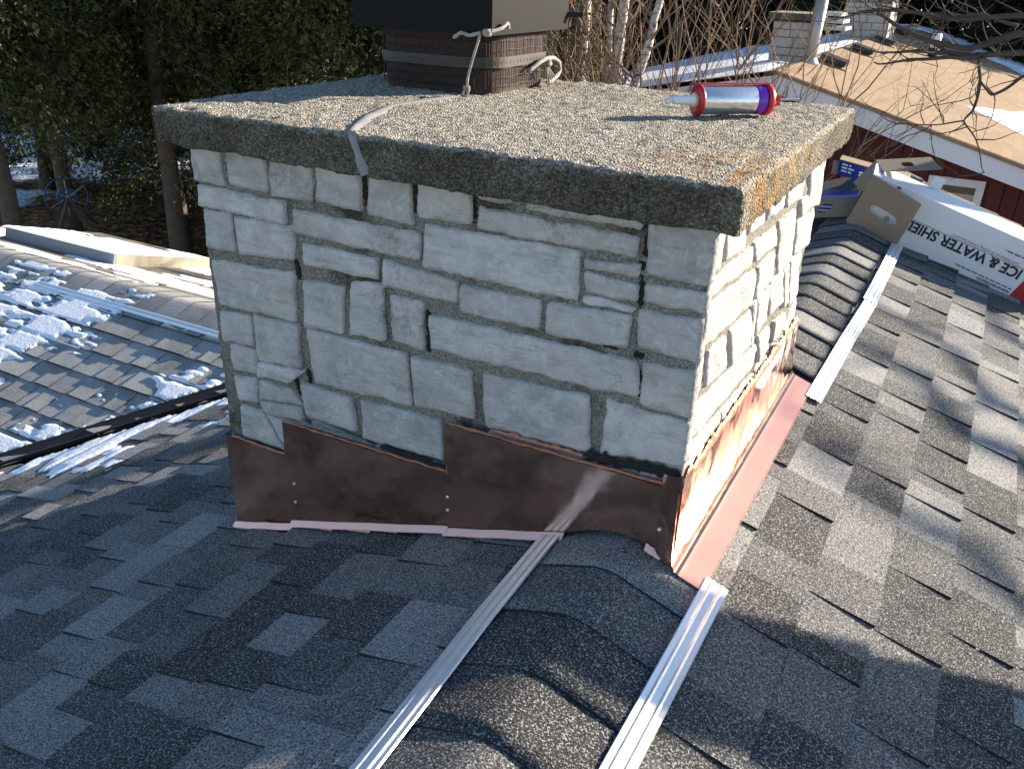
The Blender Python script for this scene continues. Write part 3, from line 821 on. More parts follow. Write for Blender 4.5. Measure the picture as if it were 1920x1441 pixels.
# ropes
def rope(name, paths, label, r=.005):
    mb = MB()
    for pth, rad in paths:
        Q = [Vector(pth[0])]
        for a, b in zip(pth, pth[1:]):
            for k in range(1, 5): Q.append(Vector(a).lerp(Vector(b), k / 4))
        S2 = [Q[0]] + [(Q[i - 1] + Q[i] * 2 + Q[i + 1]) / 4 for i in range(1, len(Q) - 1)] + [Q[-1]]
        mb.tube(S2, [rad * (1 + .12 * math.sin(i * 2.1)) for i in range(len(S2))], 7)
    return tag(mb.obj(name, M['rope'], None, True), label, 'rope')
fx, fy = SXb + .008, SYa - .008
def knot(c, r, seed):
    c = Vector(c); return [c + Vector((r * math.sin(k * 1.3 + seed), r * math.cos(k * 2.1 + seed), r * .8 * math.sin(k * 1.9 + 1))) for k in range(12)]
rope('rope', [([(.405, fy - .004, .134), (.43, fy - .012, .148), (.452, fy - .008, .141), (.485, fy - .012, .150)], .0045), (knot((.50, fy - .008, .150), .008, .4), .0045),
              ([(.505, fy - .008, .152), (fx + .008, fy + .03, .160), (fx + .006, fy + .06, .172), (fx + .002, fy + .072, .158)], .0045),
              ([(.485, fy - .012, .148), (.47, fy - .016, .10), (.452, fy - .014, .05), (.448, fy - .013, .022)], .0034), (knot((.448, fy - .013, .020), .006, 1.2), .004),
              ([(.445, fy - .014, .02), (.435, fy - .016, .002), (.452, fy - .018, -.002 + .006), (.455, fy - .014, .02)], .0035)],
     'knotted grey rope hanging from the corner of the black shroud')
bx = FXb + .016
rope('rope', [([(bx, .82, .045), (bx + .012, .86, .066), (bx + .014, .90, .074), (bx + .010, .95, .072), (bx + .012, .985, .058), (bx + .012, .99, .03), (bx + .02, .93, .016), (bx + .02, .90, .012)], .006),
              (knot((bx + .012, .905, .062), .010, 2.2), .006)] +
             [([(bx + .012, .905, .058), (bx + .020, .895 + .01 * k, .03), (bx + .026, .885 + .016 * k, .006)], .0016) for k in range(5)],
     'frayed bundle of rope tied low on the side of the flue')

# copper flashing -------------------------------------------------------------
def zroof(x): return RZ - S * abs(x - RX) if x < RX else RZ - S * (x - RX)
YC = 0.0315
def panel(name, top, bot, y, mat, parent=chimney, nx=30, nv=8, amp=.0016, seed=0):
    # top/bot: polylines (x,z); panel runs between them
    mb = MB()
    def lerp_poly(pl, x):
        for (xa, za), (xb, zb) in zip(pl, pl[1:]):
            if xa <= x <= xb: return za + (zb - za) * (x - xa) / (xb - xa)
        return pl[-1][1] if x > pl[-1][0] else pl[0][1]
    xa, xb = bot[0][0], bot[-1][0]
    def fn(off):
        def f(a, b):
            x = xa + (xb - xa) * a; z0 = lerp_poly(bot, x); z1 = lerp_poly(top, x); z = z0 + (z1 - z0) * b
            p = Vector((x, y, z)); return Vector((x, y + off + amp * nz(p, 5, seed) + .0006 * nz(p, 16, seed), z + (.0016 * nz(p, 60, seed) if b == 1 else 0)))
        return f
    mb.grid(fn(0), nx, nv); mb.grid(fn(.0012), nx, nv)
    return mb.obj(name, mat, parent, True)
def zr(x, k=0.0): return zroof(x) + .016 + k
pA = panel('flashing_panel', [(.062, -.812), (.275, -.812)], [(.062, zr(.062)), (.275, zr(.275))], YC + .002, M['copper'], seed=1)
pB = panel('flashing_panel', [(.266, -.716), (.752, -.708)], [(.266, zr(.266) + .012), (.752, zr(.752) + .010)], YC - .001, M['copper'], seed=2)
pC = panel('flashing_panel', [(.738, -.583), (1.240, -.577)], [(.738, zr(.738) + .006), (1.025, zr(1.025) + .008), (1.09, zr(1.09) + .026), (1.15, zr(1.15) + .014), (1.19, zr(1.19) + .012), (1.240, zr(1.24) + .02)], YC - .004, M['copper'], seed=3, nx=46)
def hem(xa, xb, dz, y, parent, w=.014):
    mb = MB(); n = 14
    for off in (0, -.0012):
        for k in range(n + 1):
            x = xa + (xb - xa) * k / n; z = zr(x) + dz + .0006 * math.sin(k * 1.1)
            mb.v += [Vector((x, y, z + .002 + off)), Vector((x, y - w * .35, z - .002 + off)), Vector((x, y - w, z - .010 + off))]
    for base in (0, 3 * (n + 1)):
        for k in range(n):
            a = base + 3 * k; mb.f += [(a, a + 1, a + 4, a + 3), (a + 1, a + 2, a + 5, a + 4)]
    o = mb.obj('hem', M['hem'], parent); o['label'] = 'bright folded hem along the bottom of the copper'
hem(.058, .285, .002, YC, pA); hem(.268, .745, .014, YC - .003, pB); hem(.738, 1.03, .010, YC - .006, pC); hem(1.205, 1.238, .016, YC - .006, pC, .008)
# starter strip pieces peeping out under the hem
for a, b in ((.33, .40), (.45, .52), (.56, .60)):
    hem(a, b, -.004, YC + .004, pB, .010)
def bead(pts, r, mat, parent, name='sealant_bead', seed=0, n=7):
    P = [Vector(pts[0])]
    for a, b in zip(pts, pts[1:]):
        m = max(2, int((Vector(b) - Vector(a)).length / .008))
        for k in range(1, m + 1): P.append(Vector(a).lerp(Vector(b), k / m))
    P = [p + Vector((nz(p, 40, seed), nz(p, 40, seed + 3), nz(p, 40, seed + 7))) * r * .7 for p in P]
    mb = MB(); mb.tube(P, [r * (1 + .55 * nz(p, 45, seed + 13)) for p in P], n)
    return mb.obj(name, mat, parent, True)
CK = M['copper_caulk']
def smear(pts, upd, nrm, h, mat, parent, name, seed=0, th=.0025, step=.004):
    upd, nrm = Vector(upd), Vector(nrm); P = []
    for a, b in zip(pts, pts[1:]):
        a, b = Vector(a), Vector(b); m = max(2, int((b - a).length / step))
        for k in range(m): P.append(a.lerp(b, k / m))
    P.append(Vector(pts[-1])); mb = MB()
    for i, p in enumerate(P):
        env = min(1.0, i / 4, (len(P) - 1 - i) / 4) * .9 + .1
        r1 = (.35 + .9 * abs(nz(p, 26, seed)) + .9 * max(0, nz(p, 90, seed + 3)) + .5 * max(0, nz(p, 210, seed + 8))) * h * env
        r0 = (.25 + .5 * abs(nz(p, 40, seed + 20)) + .4 * max(0, nz(p, 150, seed + 23))) * h * env
        bl = th * (.5 + .8 * abs(nz(p, 70, seed + 31)))
        for t, o_ in ((-r0, -.002), (-r0 * .6, bl), (0, bl * 1.3), (r1 * .6, bl), (r1, -.002)): mb.v.append(p + upd * t + nrm * o_)
    for i in range(len(P) - 1):
        for k in range(4): mb.f.append((i * 5 + k, i * 5 + k + 1, i * 5 + 6 + k, i * 5 + 5 + k))
    return mb.obj(name, mat, parent, True)
bead([(.085, YC + .006, -.811), (.262, YC + .005, -.810)], .0035, CK, pA, seed=1)
bead([(.268, YC + .003, -.82), (.268, YC + .004, -.716), (.50, YC + .004, -.711), (.745, YC + .003, -.706)], .0032, CK, pB, seed=2)
bead([(.741, YC + .002, -.80), (.741, YC, -.70), (.741, YC + .001, -.582), (.98, YC + .001, -.579), (1.225, YC + .001, -.573)], .0036, CK, pC, seed=3)
FN, ZU = (0, -1, 0), (0, 0, 1)
smear([(.55, YC + .009, -.703), (.64, YC + .009, -.702), (.735, YC + .009, -.700)], ZU, FN, .012, M['tar'], pB, 'tar_smear', 5)
smear([(1.05, YC + .010, -.570), (1.14, YC + .010, -.566), (1.21, YC + .009, -.560), (1.252, YC + .009, -.552)], ZU, FN, .017, M['tar'], pC, 'tar_smear', 6)
smear([(.84, YC + .010, -.574), (.95, YC + .010, -.573), (1.06, YC + .010, -.571)], ZU, FN, .008, M['copper_caulk'], pC, 'sealant_smear', 7)
smear([(.30, YC + .009, -.708), (.42, YC + .009, -.706), (.54, YC + .009, -.704)], ZU, FN, .009, M['mortar'], pB, 'sealant_smear', 9)
# corner piece
mb = MB()
cz0, cz1 = -.768, -.546
mb.grid(lambda a, b: (1.224 + .040 * a, YC - .0095 - .003 * math.sin(a * 3) , (cz1 + .004 * a) * (1 - b) + (cz0 + .052 * (1 - a) ** 1.2 - .0) * b), 8, 12)
mb.grid(lambda a, b: (1.2645 + .0015 * a, YC - .0095 + .016 * a * 3, cz1 * (1 - b) + cz0 * b + .004 * (1 - b)), 4, 12)
corner = mb.obj('corner_flashing', M['copper_bright'], chimney, True); corner['label'] = 'folded copper corner piece at the front right edge'
# side apron and flange
def apron(a, b):
    y = .010 + 1.062 * a
    prof = [(1.2595, -.578), (1.2605, -.62), (1.2615, -.67), (1.263, -.715), (1.266, -.738), (1.272, -.7495), (1.285, -.7555), (1.305, -.7625), (1.332, -.7715)]
    t = b * (len(prof) - 1); k = min(int(t), len(prof) - 2); f = t - k
    x = prof[k][0] * (1 - f) + prof[k + 1][0] * f; z = prof[k][1] * (1 - f) + prof[k + 1][1] * f
    p = Vector((x, y, z)); n1 = nz(p, 7, 5); up = b < .5
    return (x + (.0026 * n1 if up else 0) + (.0016 * nz(p, 22, 9) if up else 0), y, z + (.0022 * n1 if not up else 0) + .003 + (.004 * nz(p, 30, 2) if b == 0 else 0))
mb = MB(); mb.grid(lambda a, b: apron(a, b * .70), 90, 24)
ap = mb.obj('side_flashing', M['copper_side'], chimney, True); ap['label'] = 'copper apron running back along the sunlit chimney side'
mb = MB(); mb.grid(lambda a, b: apron(a, .70 + b * .30), 90, 10); mb.obj('base_flange', M['copper_pink'], ap, True)
mb = MB(); mb.grid(lambda a, b: (1.3335 + .0 * b, .010 + 1.062 * a, -.7685 - .006 * b), 40, 1); mb.obj('flange_edge', M['copper_pink'], ap)
smear([(1.258, .048, -.566)] + [(1.2585, .10 + .097 * k, -.568 - .001 * k) for k in range(10)] + [(1.2585, 1.06, -.578)], ZU, (1, 0, 0), .020, CK, ap, 'sealant_smear', 12, .004)
# moss and black rot in the open joints
M['moss'] = simple('black_moss', (.012, .012, .007), 0.95, 0, 0.6, 50, 0.8)
for k_, (xa, za, xb, zb, r) in enumerate(((.679, -.345, .680, -.440, .0085), (.531, -.085, .531, -.150, .0085), (.652, -.088, .654, -.150, .0075), (1.133, -.110, 1.134, -.150, .008), (1.131, -.185, 1.135, -.25, .006), (1.130, -.335, 1.150, -.338, .010), (1.147, -.36, 1.148, -.42, .006), (.332, -.30, .338, -.345, .010), (.300, -.60, .316, -.640, .012), (.340, -.565, .345, -.60, .008), (1.128, -.16, 1.130, -.175, .009), (1.04, -.328, 1.10, -.335, .005), (.787, -.10, .788, -.15, .006))):
    P_ = [Vector((xa + (xb - xa) * q / 9 + .003 * nz((q * .37, k_, 0), 3, 2), Y0 + .004, za + (zb - za) * q / 9)) for q in range(10)]
    mb = MB(); mb.tube(P_, [r * (.30 + .62 * abs(math.sin(q * 1.3 + k_ * 2.1)) + .25 * nz((q, k_, 1), 1.7, 3)) * (.6 if q in (0, 9) else 1) for q in range(10)], 9)
    for v in mb.v: v += Vector((nz(v, 160, k_), 0, nz(v, 160, k_ + 4))) * .0028; v.y = Y0 + .004 + (v.y - Y0 - .004) * .55
    mb.obj('moss', M['moss'], chimney, True)
# pop rivets
def rivet(p, nrm, par):
    mb = MB(); nrm = Vector(nrm); mb.tube([Vector(p), Vector(p) + nrm * .0018, Vector(p) + nrm * .0028], [.0042, .0038, .0015], 8); mb.obj('rivet', M['zinc'], par, True)
for p, par in (((.288, YC - .001, -.885), pB), ((.286, YC - .001, -.94), pB), ((.744, YC - .004, -.80), pC), ((.744, YC - .004, -.765), pC)): rivet((p[0], p[1], p[2]), (0, -1, 0), par)
rivet((1.230, YC - .012, -.668), (0, -1, 0), corner)

# ================================================================== ZINC STRIPS
def zinc(label, F, pts, w, lift, bends=None, curl=0.0):
    # pts: (x, y) centre line in plan on slope F (left or right)
    sgn = -1 if F is FL else 1
    prof = [(-.5, .0), (-.47, .0035), (-.28, .0025), (-.20, .0050), (-.12, .0025), (.12, .0025), (.20, .0050), (.28, .0025), (.47, .0035), (.5, .0)]
    P = []
    for (xa, ya), (xb, yb) in zip(pts, pts[1:]):
        n = max(2, int(math.hypot(xb - xa, yb - ya) / .03))
        for k in range(n): P.append((xa + (xb - xa) * k / n, ya + (yb - ya) * k / n))
    P.append(pts[-1]); mb = MB()
    Lp = len(P)
    for i, (x, y) in enumerate(P):
        for a, h in prof:
            u = sgn * (x - RX) * NL + sgn * a * w; wv = lift + h + .0012 * noise.noise(Vector((x * 9, y * 6, a * 2))) + curl * max(0, (i / Lp - .85)) ** 2
            mb.v.append(F @ Vector((u, y + .001 * noise.noise(Vector((y * 50, a * 9, x))), wv)))
    n = len(prof)
    for i in range(Lp - 1):
        for k in range(n - 1): mb.f.append((i * n + k, i * n + k + 1, i * n + n + k + 1, i * n + n + k))
    o = tag(mb.obj('zinc_strip', M['zinc'], None), label, 'metal strip', 'ribbed metal strips laid along the ridge')
    return o
zinc('ribbed metal strip left of the ridge, running up to the copper hem', FL, [(1.007, .040), (1.012, -.25), (1.030, -.63), (1.040, -1.15)], .046, .0195)
zinc('pale ribbed metal strip in the foreground right of the ridge caps', FR, [(1.342, .052), (1.340, -.2), (1.337, -.50), (1.33, -1.15)], .050, .0195)
zinc('ribbed metal strip on the right slope, ending beside the copper flange', FR, [(1.343, .985), (1.352, 1.5), (1.366, 1.975)], .048, .0195)
zinc('short ribbed metal strip running under the white carton', FR, [(1.360, 1.945), (1.362, 2.4), (1.360, 3.0)], .052, .0215)
zinc('small offcut of metal strip tucked against the end of the copper flange', FR, [(1.318, .995), (1.318, 1.06)], .040, .013)
# strip on the wing
mb = MB()
for k in range(40):
    x = -2.9 + 1.85 * k / 39
    for a, h in ((-.022, .012), (-.012, .018), (0, .014), (.012, .018), (.022, .012)): mb.v.append(FWF @ Vector((.172 + a, x, h)))
for k in range(39):
    for j in range(4): mb.f.append((k * 5 + j, k * 5 + j + 1, k * 5 + 6 + j, k * 5 + 5 + j))
tag(mb.obj('zinc_strip', M['zinc'], None), 'narrow metal strip just below the wing ridge', 'metal strip', 'ribbed metal strips laid along the ridge')

# ================================================================== SEALANT GUN ON THE CAP
A = Vector((1.016, .652, .037)); B = Vector((1.143, .777, .037)); ax = (B - A).normalized(); sd3 = Vector((0, 0, 1)).cross(ax).normalized(); upv = Vector((0, 0, 1))
gun = thing('caulk_gun', 'red caulking gun with silver cartridge lying on the chimney cap', 'caulking gun', (1.07, .71, 0))
def lathe(prof, mat, name, parent, n=28):
    mb = MB()
    for t, r in prof:
        for k in range(n):
            th = 2 * math.pi * k / n; mb.v.append(A + ax * t + (sd3 * math.cos(th) + upv * math.sin(th)) * r)
    for i in range(len(prof) - 1):
        for k in range(n): mb.f.append((i * n + k, i * n + (k + 1) % n, i * n + n + (k + 1) % n, i * n + n + k))
    mb.f.append(tuple(range(n))[::-1]); e = (len(prof) - 1) * n; mb.f.append(tuple(e + k for k in range(n)))
    o = mb.obj(name, mat, parent, False)
    for p in o.data.polygons: p.use_smooth = len(p.vertices) == 4
    return o
R0 = .0312
lathe([(0, R0 * .98), (.002, R0), (.134, R0), (.136, R0 * .99)], M['foil'], 'cartridge', gun)
lathe([(.136, R0 * .995), (.137, R0 * 1.008), (.160, R0 * 1.008), (.161, R0 * .99)], M['purple'], 'printed_band', gun)
lathe([(-.006, R0 * .5), (-.006, R0 * 1.09), (.001, R0 * 1.1), (.002, R0 * .9)], M['red_plastic'], 'front_plate', gun)
lathe([(.163, R0), (.163, R0 * 1.12), (.176, R0 * 1.12), (.178, R0 * .7)], M['red_plastic'], 'rear_ring', gun)
mb = MB(); q = A + upv * R0 * 1.07
mb.obox(q - sd3 * .006 - ax * .004, ax * .178, sd3 * .012, upv * .003)
for s_ in (1,): mb.obox(A + sd3 * s_ * R0 * 1.06 - upv * .012 - ax * .004, ax * .178, sd3 * s_ * .002, upv * .012)
mb.obj('frame_rail', M['red_plastic'], gun)
mb = MB(); c = A + ax * .178
mb.obox(c - sd3 * .004 - upv * .014, ax * .030, sd3 * .008, upv * .004); mb.obox(c - sd3 * .004 + upv * .006, ax * .030, sd3 * .008, upv * .004); mb.obox(c + ax * .026 - sd3 * .004 - upv * .010, ax * .004, sd3 * .008, upv * .016)
mb.obj('handle', M['red_plastic'], gun)
mb = MB(); mb.tube([A + ax * .205, A + ax * .26], .003, 8); mb.obj('push_rod', M['pipe_metal'], gun)
lathe([(-.014, .013), (-.013, .0165), (-.006, .0165), (-.005, .012)], M['brass'], 'collar', gun)
lathe([(-.062, .0075), (-.060, .0085), (-.020, .0105), (-.016, .0145), (-.013, .0145), (-.012, .008)], M['white_plastic'], 'nozzle', gun)
bead([A - ax * .06, A - ax * .072 - upv * .002, A - ax * .078 - upv * .004], .005, M['white_plastic'], gun, 'sealant_blob', 3)

# ================================================================== CARTON ON THE RIDGE
D0 = Vector((1.125, 2.872, -.7205)); Lx = Vector((.947, .090, -.308)).normalized(); Ux = Vector((.318, 0, .948)); Ux = (Ux - Lx * Ux.dot(Lx)).normalized(); Bx = Ux.cross(Lx).normalized()
BL_, BH, BD = .98, .238, .24
carton = thing('carton', 'long white carton with upside-down lettering lying across the roof ridge', 'carton', tuple(D0))
mb = MB(); mb.obox(D0, Lx * BL_, Bx * BD, Ux * .003); mb.obox(D0 + Ux * .003, Lx * BL_, Bx * .003, Ux * (BH - .003)); mb.obox(D0 + Bx * (BD - .003) + Ux * .003, Lx * BL_, Bx * .003, Ux * (BH - .003))
mb.obox(D0 + Ux * BH, Lx * BL_, Bx * BD, Ux * .003); mb.obox(D0 + Lx * (BL_ - .004) + Ux * .004 + Bx * .004, Lx * .003, Bx * (BD - .008), Ux * (BH - .006))
mb.obj('box_body', M['white_card'], carton)
mb = MB(); mb.obox(D0 + Ux * .004 + Bx * .0035 + Lx * .002, Lx * .5, Bx * .001, Ux * (BH - .005)); mb.obox(D0 + Ux * .004 + Bx * (BD - .0045) + Lx * .002, Lx * .5, Bx * .001, Ux * (BH - .005)); mb.obj('box_lining', M['cardboard'], carton)
def flap(o, ea, eb, hole=None, name='end_flap', mat=None):
    # panel o + ea*s + eb*t with an oval hand hole at (s,t) centre, hole=(cs,ct,hs,ht)
    o, ea, eb = Vector(o), Vector(ea), Vector(eb); nn = ea.cross(eb).normalized() * .003
    mb = MB()
    if not hole: mb.obox(o, ea, eb, nn)
    else:
        cs, ct, hs, ht = hole; n = 24; ring = []
        for k in range(n):
            th = 2 * math.pi * k / n; c_, s_ = math.cos(th), math.sin(th)
            ring.append((cs + hs * abs(c_) ** .55 * (1 if c_ > 0 else -1), ct + ht * abs(s_) ** .8 * (1 if s_ > 0 else -1)))
        outer = []
        for k in range(n):
            th = 2 * math.pi * k / n; c_, s_ = math.cos(th), math.sin(th); m = max(abs(c_), abs(s_)); outer.append((.5 + .5 * c_ / m, .5 + .5 * s_ / m))
        for off in (Vector((0, 0, 0)), nn):
            for s_, t_ in outer + ring: mb.v.append(o + ea * s_ + eb * t_ + off)
        for k in range(n):
            k2 = (k + 1) % n
            mb.f += [(k, k2, n + k2, n + k), (2 * n + k, 3 * n + k, 3 * n + k2, 2 * n + k2), (k, 2 * n + k, 2 * n + k2, k2), (n + k, n + k2, 3 * n + k2, 3 * n + k)]
    return mb.obj(name, mat or M['cardboard'], carton)
fl = flap(D0 - Bx * .004, Lx * .238 - Bx * .085 - Ux * .012, Ux * BH, (.52, .48, .28, .085)); fl['label'] = 'brown end flap folded back over the lettered side'
mb = MB(); c = D0 - Bx * .0016 + Lx * .150 + Ux * .088
ringp = [c + (Lx * math.cos(k * math.pi / 8) + Ux * math.sin(k * math.pi / 8)) * .010 for k in range(17)]; mb.tube(ringp, .0011, 4)
mb.tube([c + (Lx * math.cos(k * math.pi / 4) + Ux * math.sin(k * math.pi / 4)) * .004 for k in range(9)], .001, 4); mb.obj('round_mark', M['black_print'], carton)
tf2 = flap((1.232, 2.95, -.492), (.236, 0, .042), (-.069, .25, .004), (.50, .5, .11, .20), 'raised_flap'); tf2['label'] = 'open brown flap with a hand hole standing above the carton'
mb = MB(); mb.add([(1.232, 2.95, -.494), (1.163, 3.2, -.490), (1.085, 3.2, -.605), (1.185, 2.95, -.60)], [(0, 1, 2, 3)]); mb.add([(1.229, 2.95, -.496), (1.160, 3.2, -.492), (1.082, 3.2, -.607), (1.182, 2.95, -.602)], [(3, 2, 1, 0)]); mb.obj('inner_flap', M['cardboard'], carton)
bf = flap(D0 + Bx * .05 + Ux * .012, -Lx * .19 - Bx * .10 - Ux * .072, Bx * .085 + Lx * .012 + Ux * .085, (.62, .5, .13, .24), 'lower_flap'); bf['label'] = 'brown end flap with a hand hole hanging down the shaded slope'
# printing
def text(s, size, mat, at, bold=0.0, sx=1.0, name='lettering', align='LEFT', par=carton, ex=None, ey=None, ez=None):
    cu = bpy.data.curves.new(name, 'FONT'); cu.body = s; cu.size = size; cu.offset = bold; cu.align_x = align; cu.resolution_u = 3
    to = bpy.data.objects.new(name, cu); link(to)
    me = bpy.data.meshes.new_from_object(to.evaluated_get(bpy.context.evaluated_depsgraph_get())); bpy.data.objects.remove(to)
    ex, ey, ez = ex or -Lx, ey or -Ux, ez or -Bx
    at = Vector(at)
    for v in me.vertices: v.co = at + ex * v.co.x * sx + ey * v.co.y + ez * .0006
    me.materials.clear(); me.materials.append(mat); me.update()
    o = bpy.data.objects.new(name, me); link(o); adopt(o, par); return o
fp = D0 - Bx * .0009
def print_line(at, ex, ey, ez, L, h, mat, par, seed):       # a line of print too small to read: word-long dashes
    rr_ = random.Random(seed); x = 0.0; mb = MB(); at, ex, ey, ez = Vector(at), Vector(ex).normalized(), Vector(ey).normalized(), Vector(ez).normalized()
    while x < L:
        w = min(rr_.uniform(1.6, 4.5) * h, L - x)
        if w > .3 * h: mb.add([at + ex * x + ez * .0008, at + ex * (x + w) + ez * .0008, at + ex * (x + w) + ey * h * rr_.uniform(.75, 1) + ez * .0008, at + ex * x + ey * h + ez * .0008], [(0, 1, 2, 3)])
        x += w + .7 * h
    return stuff(mb.obj('fine_print', mat, par))
def fit_text(s, size, mat, at, width, bold=0.0, probe=None):
    o = text(probe or s, size, mat, (0, 0, 0), bold, 1.0); xs = [v.co.dot(Lx) for v in o.data.vertices]; w = max(xs) - min(xs); bpy.data.objects.remove(o)
    return text(s, size, mat, at, bold, width / w)
fit_text('ICE & WATER SHIELD', .064, M['black_print'], fp + Lx * .766 + Ux * .124,   .498, .0021, 'ICE & WATER SHIE')
fit_text('Self-Adhered Roofing Underlayment', .021, M['pink_print'], fp + Lx * .735 + Ux * .147, .305)
fit_text('PREMIUM PERFORMANCE', .0165, M['grey_print'], fp + Lx * .768 + Ux * .020, .15, .0008)
print_line(fp + Lx * .768 + Ux * .034, -Lx, -Ux, -Bx, .26, .007, M['grey_print'], carton, 1)
print_line(fp + Lx * .85 + Ux * .178, -Lx, -Ux, -Bx, .20, .008, M['grey_print'], carton, 2)
mb = MB(); mb.obox(fp + Lx * .205 + Ux * .1295, Lx * .58, -Bx * .0005, Ux * .0022); mb.obj('rule_line', M['black_print'], carton)
mb = MB(); mb.add([fp + Lx * .776 - Bx * .0004, fp + Lx * .978 - Bx * .0004, fp + Lx * .978 + Ux * .092 - Bx * .0004, fp + Lx * .79 + Ux * .092 - Bx * .0004], [(0, 1, 2, 3)]); mb.obj('red_panel', M['red_print'], carton)
mb = MB(); mb.obox(fp + Lx * .118 + Ux * (BH - .012), Lx * .018, -Bx * .0006, Ux * .010); mb.obj('red_mark', M['red_print'], carton)
mb = MB(); mb.obox(D0 + Ux * (BH + .003) + Bx * (BD - .002) + Lx * .26, Lx * .05, Bx * .003, Ux * .055); mb.obj('tuck_tab', M['white_card'], carton)

# blue wrapped bundle behind
bun = thing('shingle_wrapper', 'dark blue printed carton lying open behind the white carton', 'carton', (1.05, 3.35, -.7))
o0 = Vector((.985, 3.32, -.60)); ea = Vector((.34, .02, -.055)); eb = Vector((.0, -.012, .075)); ec = Vector((-.01, .16, .0))
mb = MB(); mb.obox(o0, ea, eb, Vector((0, .004, 0))); mb.obj('printed_side', M['blue_print'], bun)
mb = MB(); mb.obox(o0 - Vector((.03, 0, 0)) + Vector((0, .006, .0)), Vector((.06, .01, .0)), eb * .9, ec * .03); mb.obox(o0 + eb * 1.0 + Vector((0, .005, 0)), ea, ec * .8, Vector((0, 0, .003))); mb.obox(o0 + ec * .9, ea, eb, Vector((0, .004, 0))); mb.obj('carton_inside', M['cardboard'], bun)
exn, ezn = ea.normalized(), Vector((0, -1, -.15)).normalized()
for i, (s_, t_, l_) in enumerate(((.05, .74, .045), (.05, .52, .06), (.05, .30, .05), (.30, .50, .065), (.30, .32, .05), (.60, .58, .06), (.60, .36, .06), (.84, .58, .045), (.84, .36, .045))):
    print_line(o0 + ea * s_ + eb * t_ - Vector((0, .001, 0)), exn, eb, ezn, l_, .009, M['pale_print'], bun, 10 + i)
bun2 = thing('shingle_bundle', 'blue and white striped shingle bundle low behind the carton', 'shingle bundle', (1.0, 3.1, -.72))
o1 = Vector((.86, 3.02, -.755)); ea = Vector((.36, 0, .03)); eb = Vector((0, -.01, .085))
mb = MB(); mb.obox(o1, ea, eb, Vector((0, .22, .0))); mb.obj('wrapped_body', M['blue_print'], bun2)
mb = MB()
for k in range(3): mb.obox(o1 + eb * (.25 + .22 * k) - Vector((0, .001, 0)), ea * .62, eb * .11, Vector((0, .0005, 0)))
mb.obj('printed_stripe', M['pale_print'], bun2)
for k in range(2):
    print_line(o1 + ea * (.76 + .12 * k) + eb * .9 - Vector((0, .0015, 0)), -eb, ea, (0, -1, 0), .06, .018, M['pale_print'], bun2, 30 + k)

# small debris on the slopes
rr = random.Random(8)
for i, (x, y, s_) in enumerate(((1.83, .34, 1.0), (1.62, .42, .8), (1.91, .37, .6), (1.77, .60, .6), (.50, -.33, .8), (.62, -.02, .7), (.45, -.30, .5))):
    F_ = FR if x > RX else FL; u = abs(x - RX) * NL
    mb = MB(); c = Vector((u, y, .016)); 
    for k in range(8): mb.v.append(F_ @ (c + Vector((rr.uniform(-1, 1), rr.uniform(-1, 1), rr.uniform(-.5, .8))) * .0045 * s_))
    mb.f = [(0, 1, 2), (0, 2, 3), (0, 3, 4), (0, 4, 1), (5, 2, 1), (5, 3, 2), (5, 4, 3), (5, 1, 4)]
    where = ('largest pale mortar crumb lying on the sunlit slope', 'pale mortar crumb on the sunlit slope nearest the copper flange', 'pale mortar crumb on the sunlit slope furthest from the ridge', 'pale mortar crumb on the sunlit slope, highest up',
             'largest pale mortar crumb on the shaded slope', 'pale crumb on the shaded slope close below the copper hem', 'small pale crumb on the shaded slope beside a larger one')[i]
    tag(mb.obj('mortar_crumb', M['stone'], None), where, 'debris', 'mortar crumbs on the shingles')
# ================================================================== NEIGHBOURING HOUSE
PX_, PY_, PZ_, SR_, SL_ = -1.12, 11.34, -0.86, 0.27, 0.20
XE, XL, YF = 5.2, -6.2, 29.4
nb = thing('neighbouring_house', 'dark red neighbouring house with tan shingled gable roof and white fascia', 'house', (0, 18, GZ))
def zR(x): return PZ_ - SR_ * (x - PX_)
def zL(x): return PZ_ - SL_ * (PX_ - x)
mb = MB(); mb.add([(PX_, PY_, PZ_), (XE, PY_, zR(XE)), (XE, YF, zR(XE)), (PX_, YF, PZ_)], [(0, 1, 2, 3)])
mb.add([(PX_, PY_, PZ_ - .05), (XE, PY_, zR(XE) - .05), (XE, YF, zR(XE) - .05), (PX_, YF, PZ_ - .05)], [(3, 2, 1, 0)])
nroof = mb.obj('roof', M['tan_roof'], nb); nroof['label'] = 'sunlit tan roof slope of the neighbouring house'
mb = MB(); mb.add([(PX_, PY_, PZ_), (PX_, YF, PZ_), (XL, YF, zL(XL)), (XL, PY_, zL(XL))], [(0, 1, 2, 3)])
mb.obj('roof', M['tan_roof'], nb)
# fascia boards along the two rakes
def board(a, b, h, th, name='fascia', mat=None):
    a, b = Vector(a), Vector(b); mb = MB(); mb.obox(a, b - a, Vector((0, -th, 0)), Vector((0, 0, h))); return mb.obj(name, mat or M['fascia'], nb)
board((PX_, PY_, PZ_ - .29), (XE, PY_, zR(XE) - .29), .235, .03); board((XL, PY_, zL(XL) - .26), (PX_ - .002, PY_, PZ_ - .262), .20, .03)
board((PX_, PY_ - .032, PZ_ - .052), (XE, PY_ - .032, zR(XE) - .052), .05, .02, 'drip_edge', M['tan_roof'])
mb = MB(); mb.add([(PX_, PY_, PZ_ - .28), (XE, PY_, zR(XE) - .28), (XE, PY_ + .5, zR(XE) - .28), (PX_, PY_ + .5, PZ_ - .28), (XL, PY_, zL(XL) - .27), (XL, PY_ + .5, zL(XL) - .27)], [(0, 1, 2, 3), (0, 3, 5, 4)]); mb.obj('soffit', M['fascia'], nb)
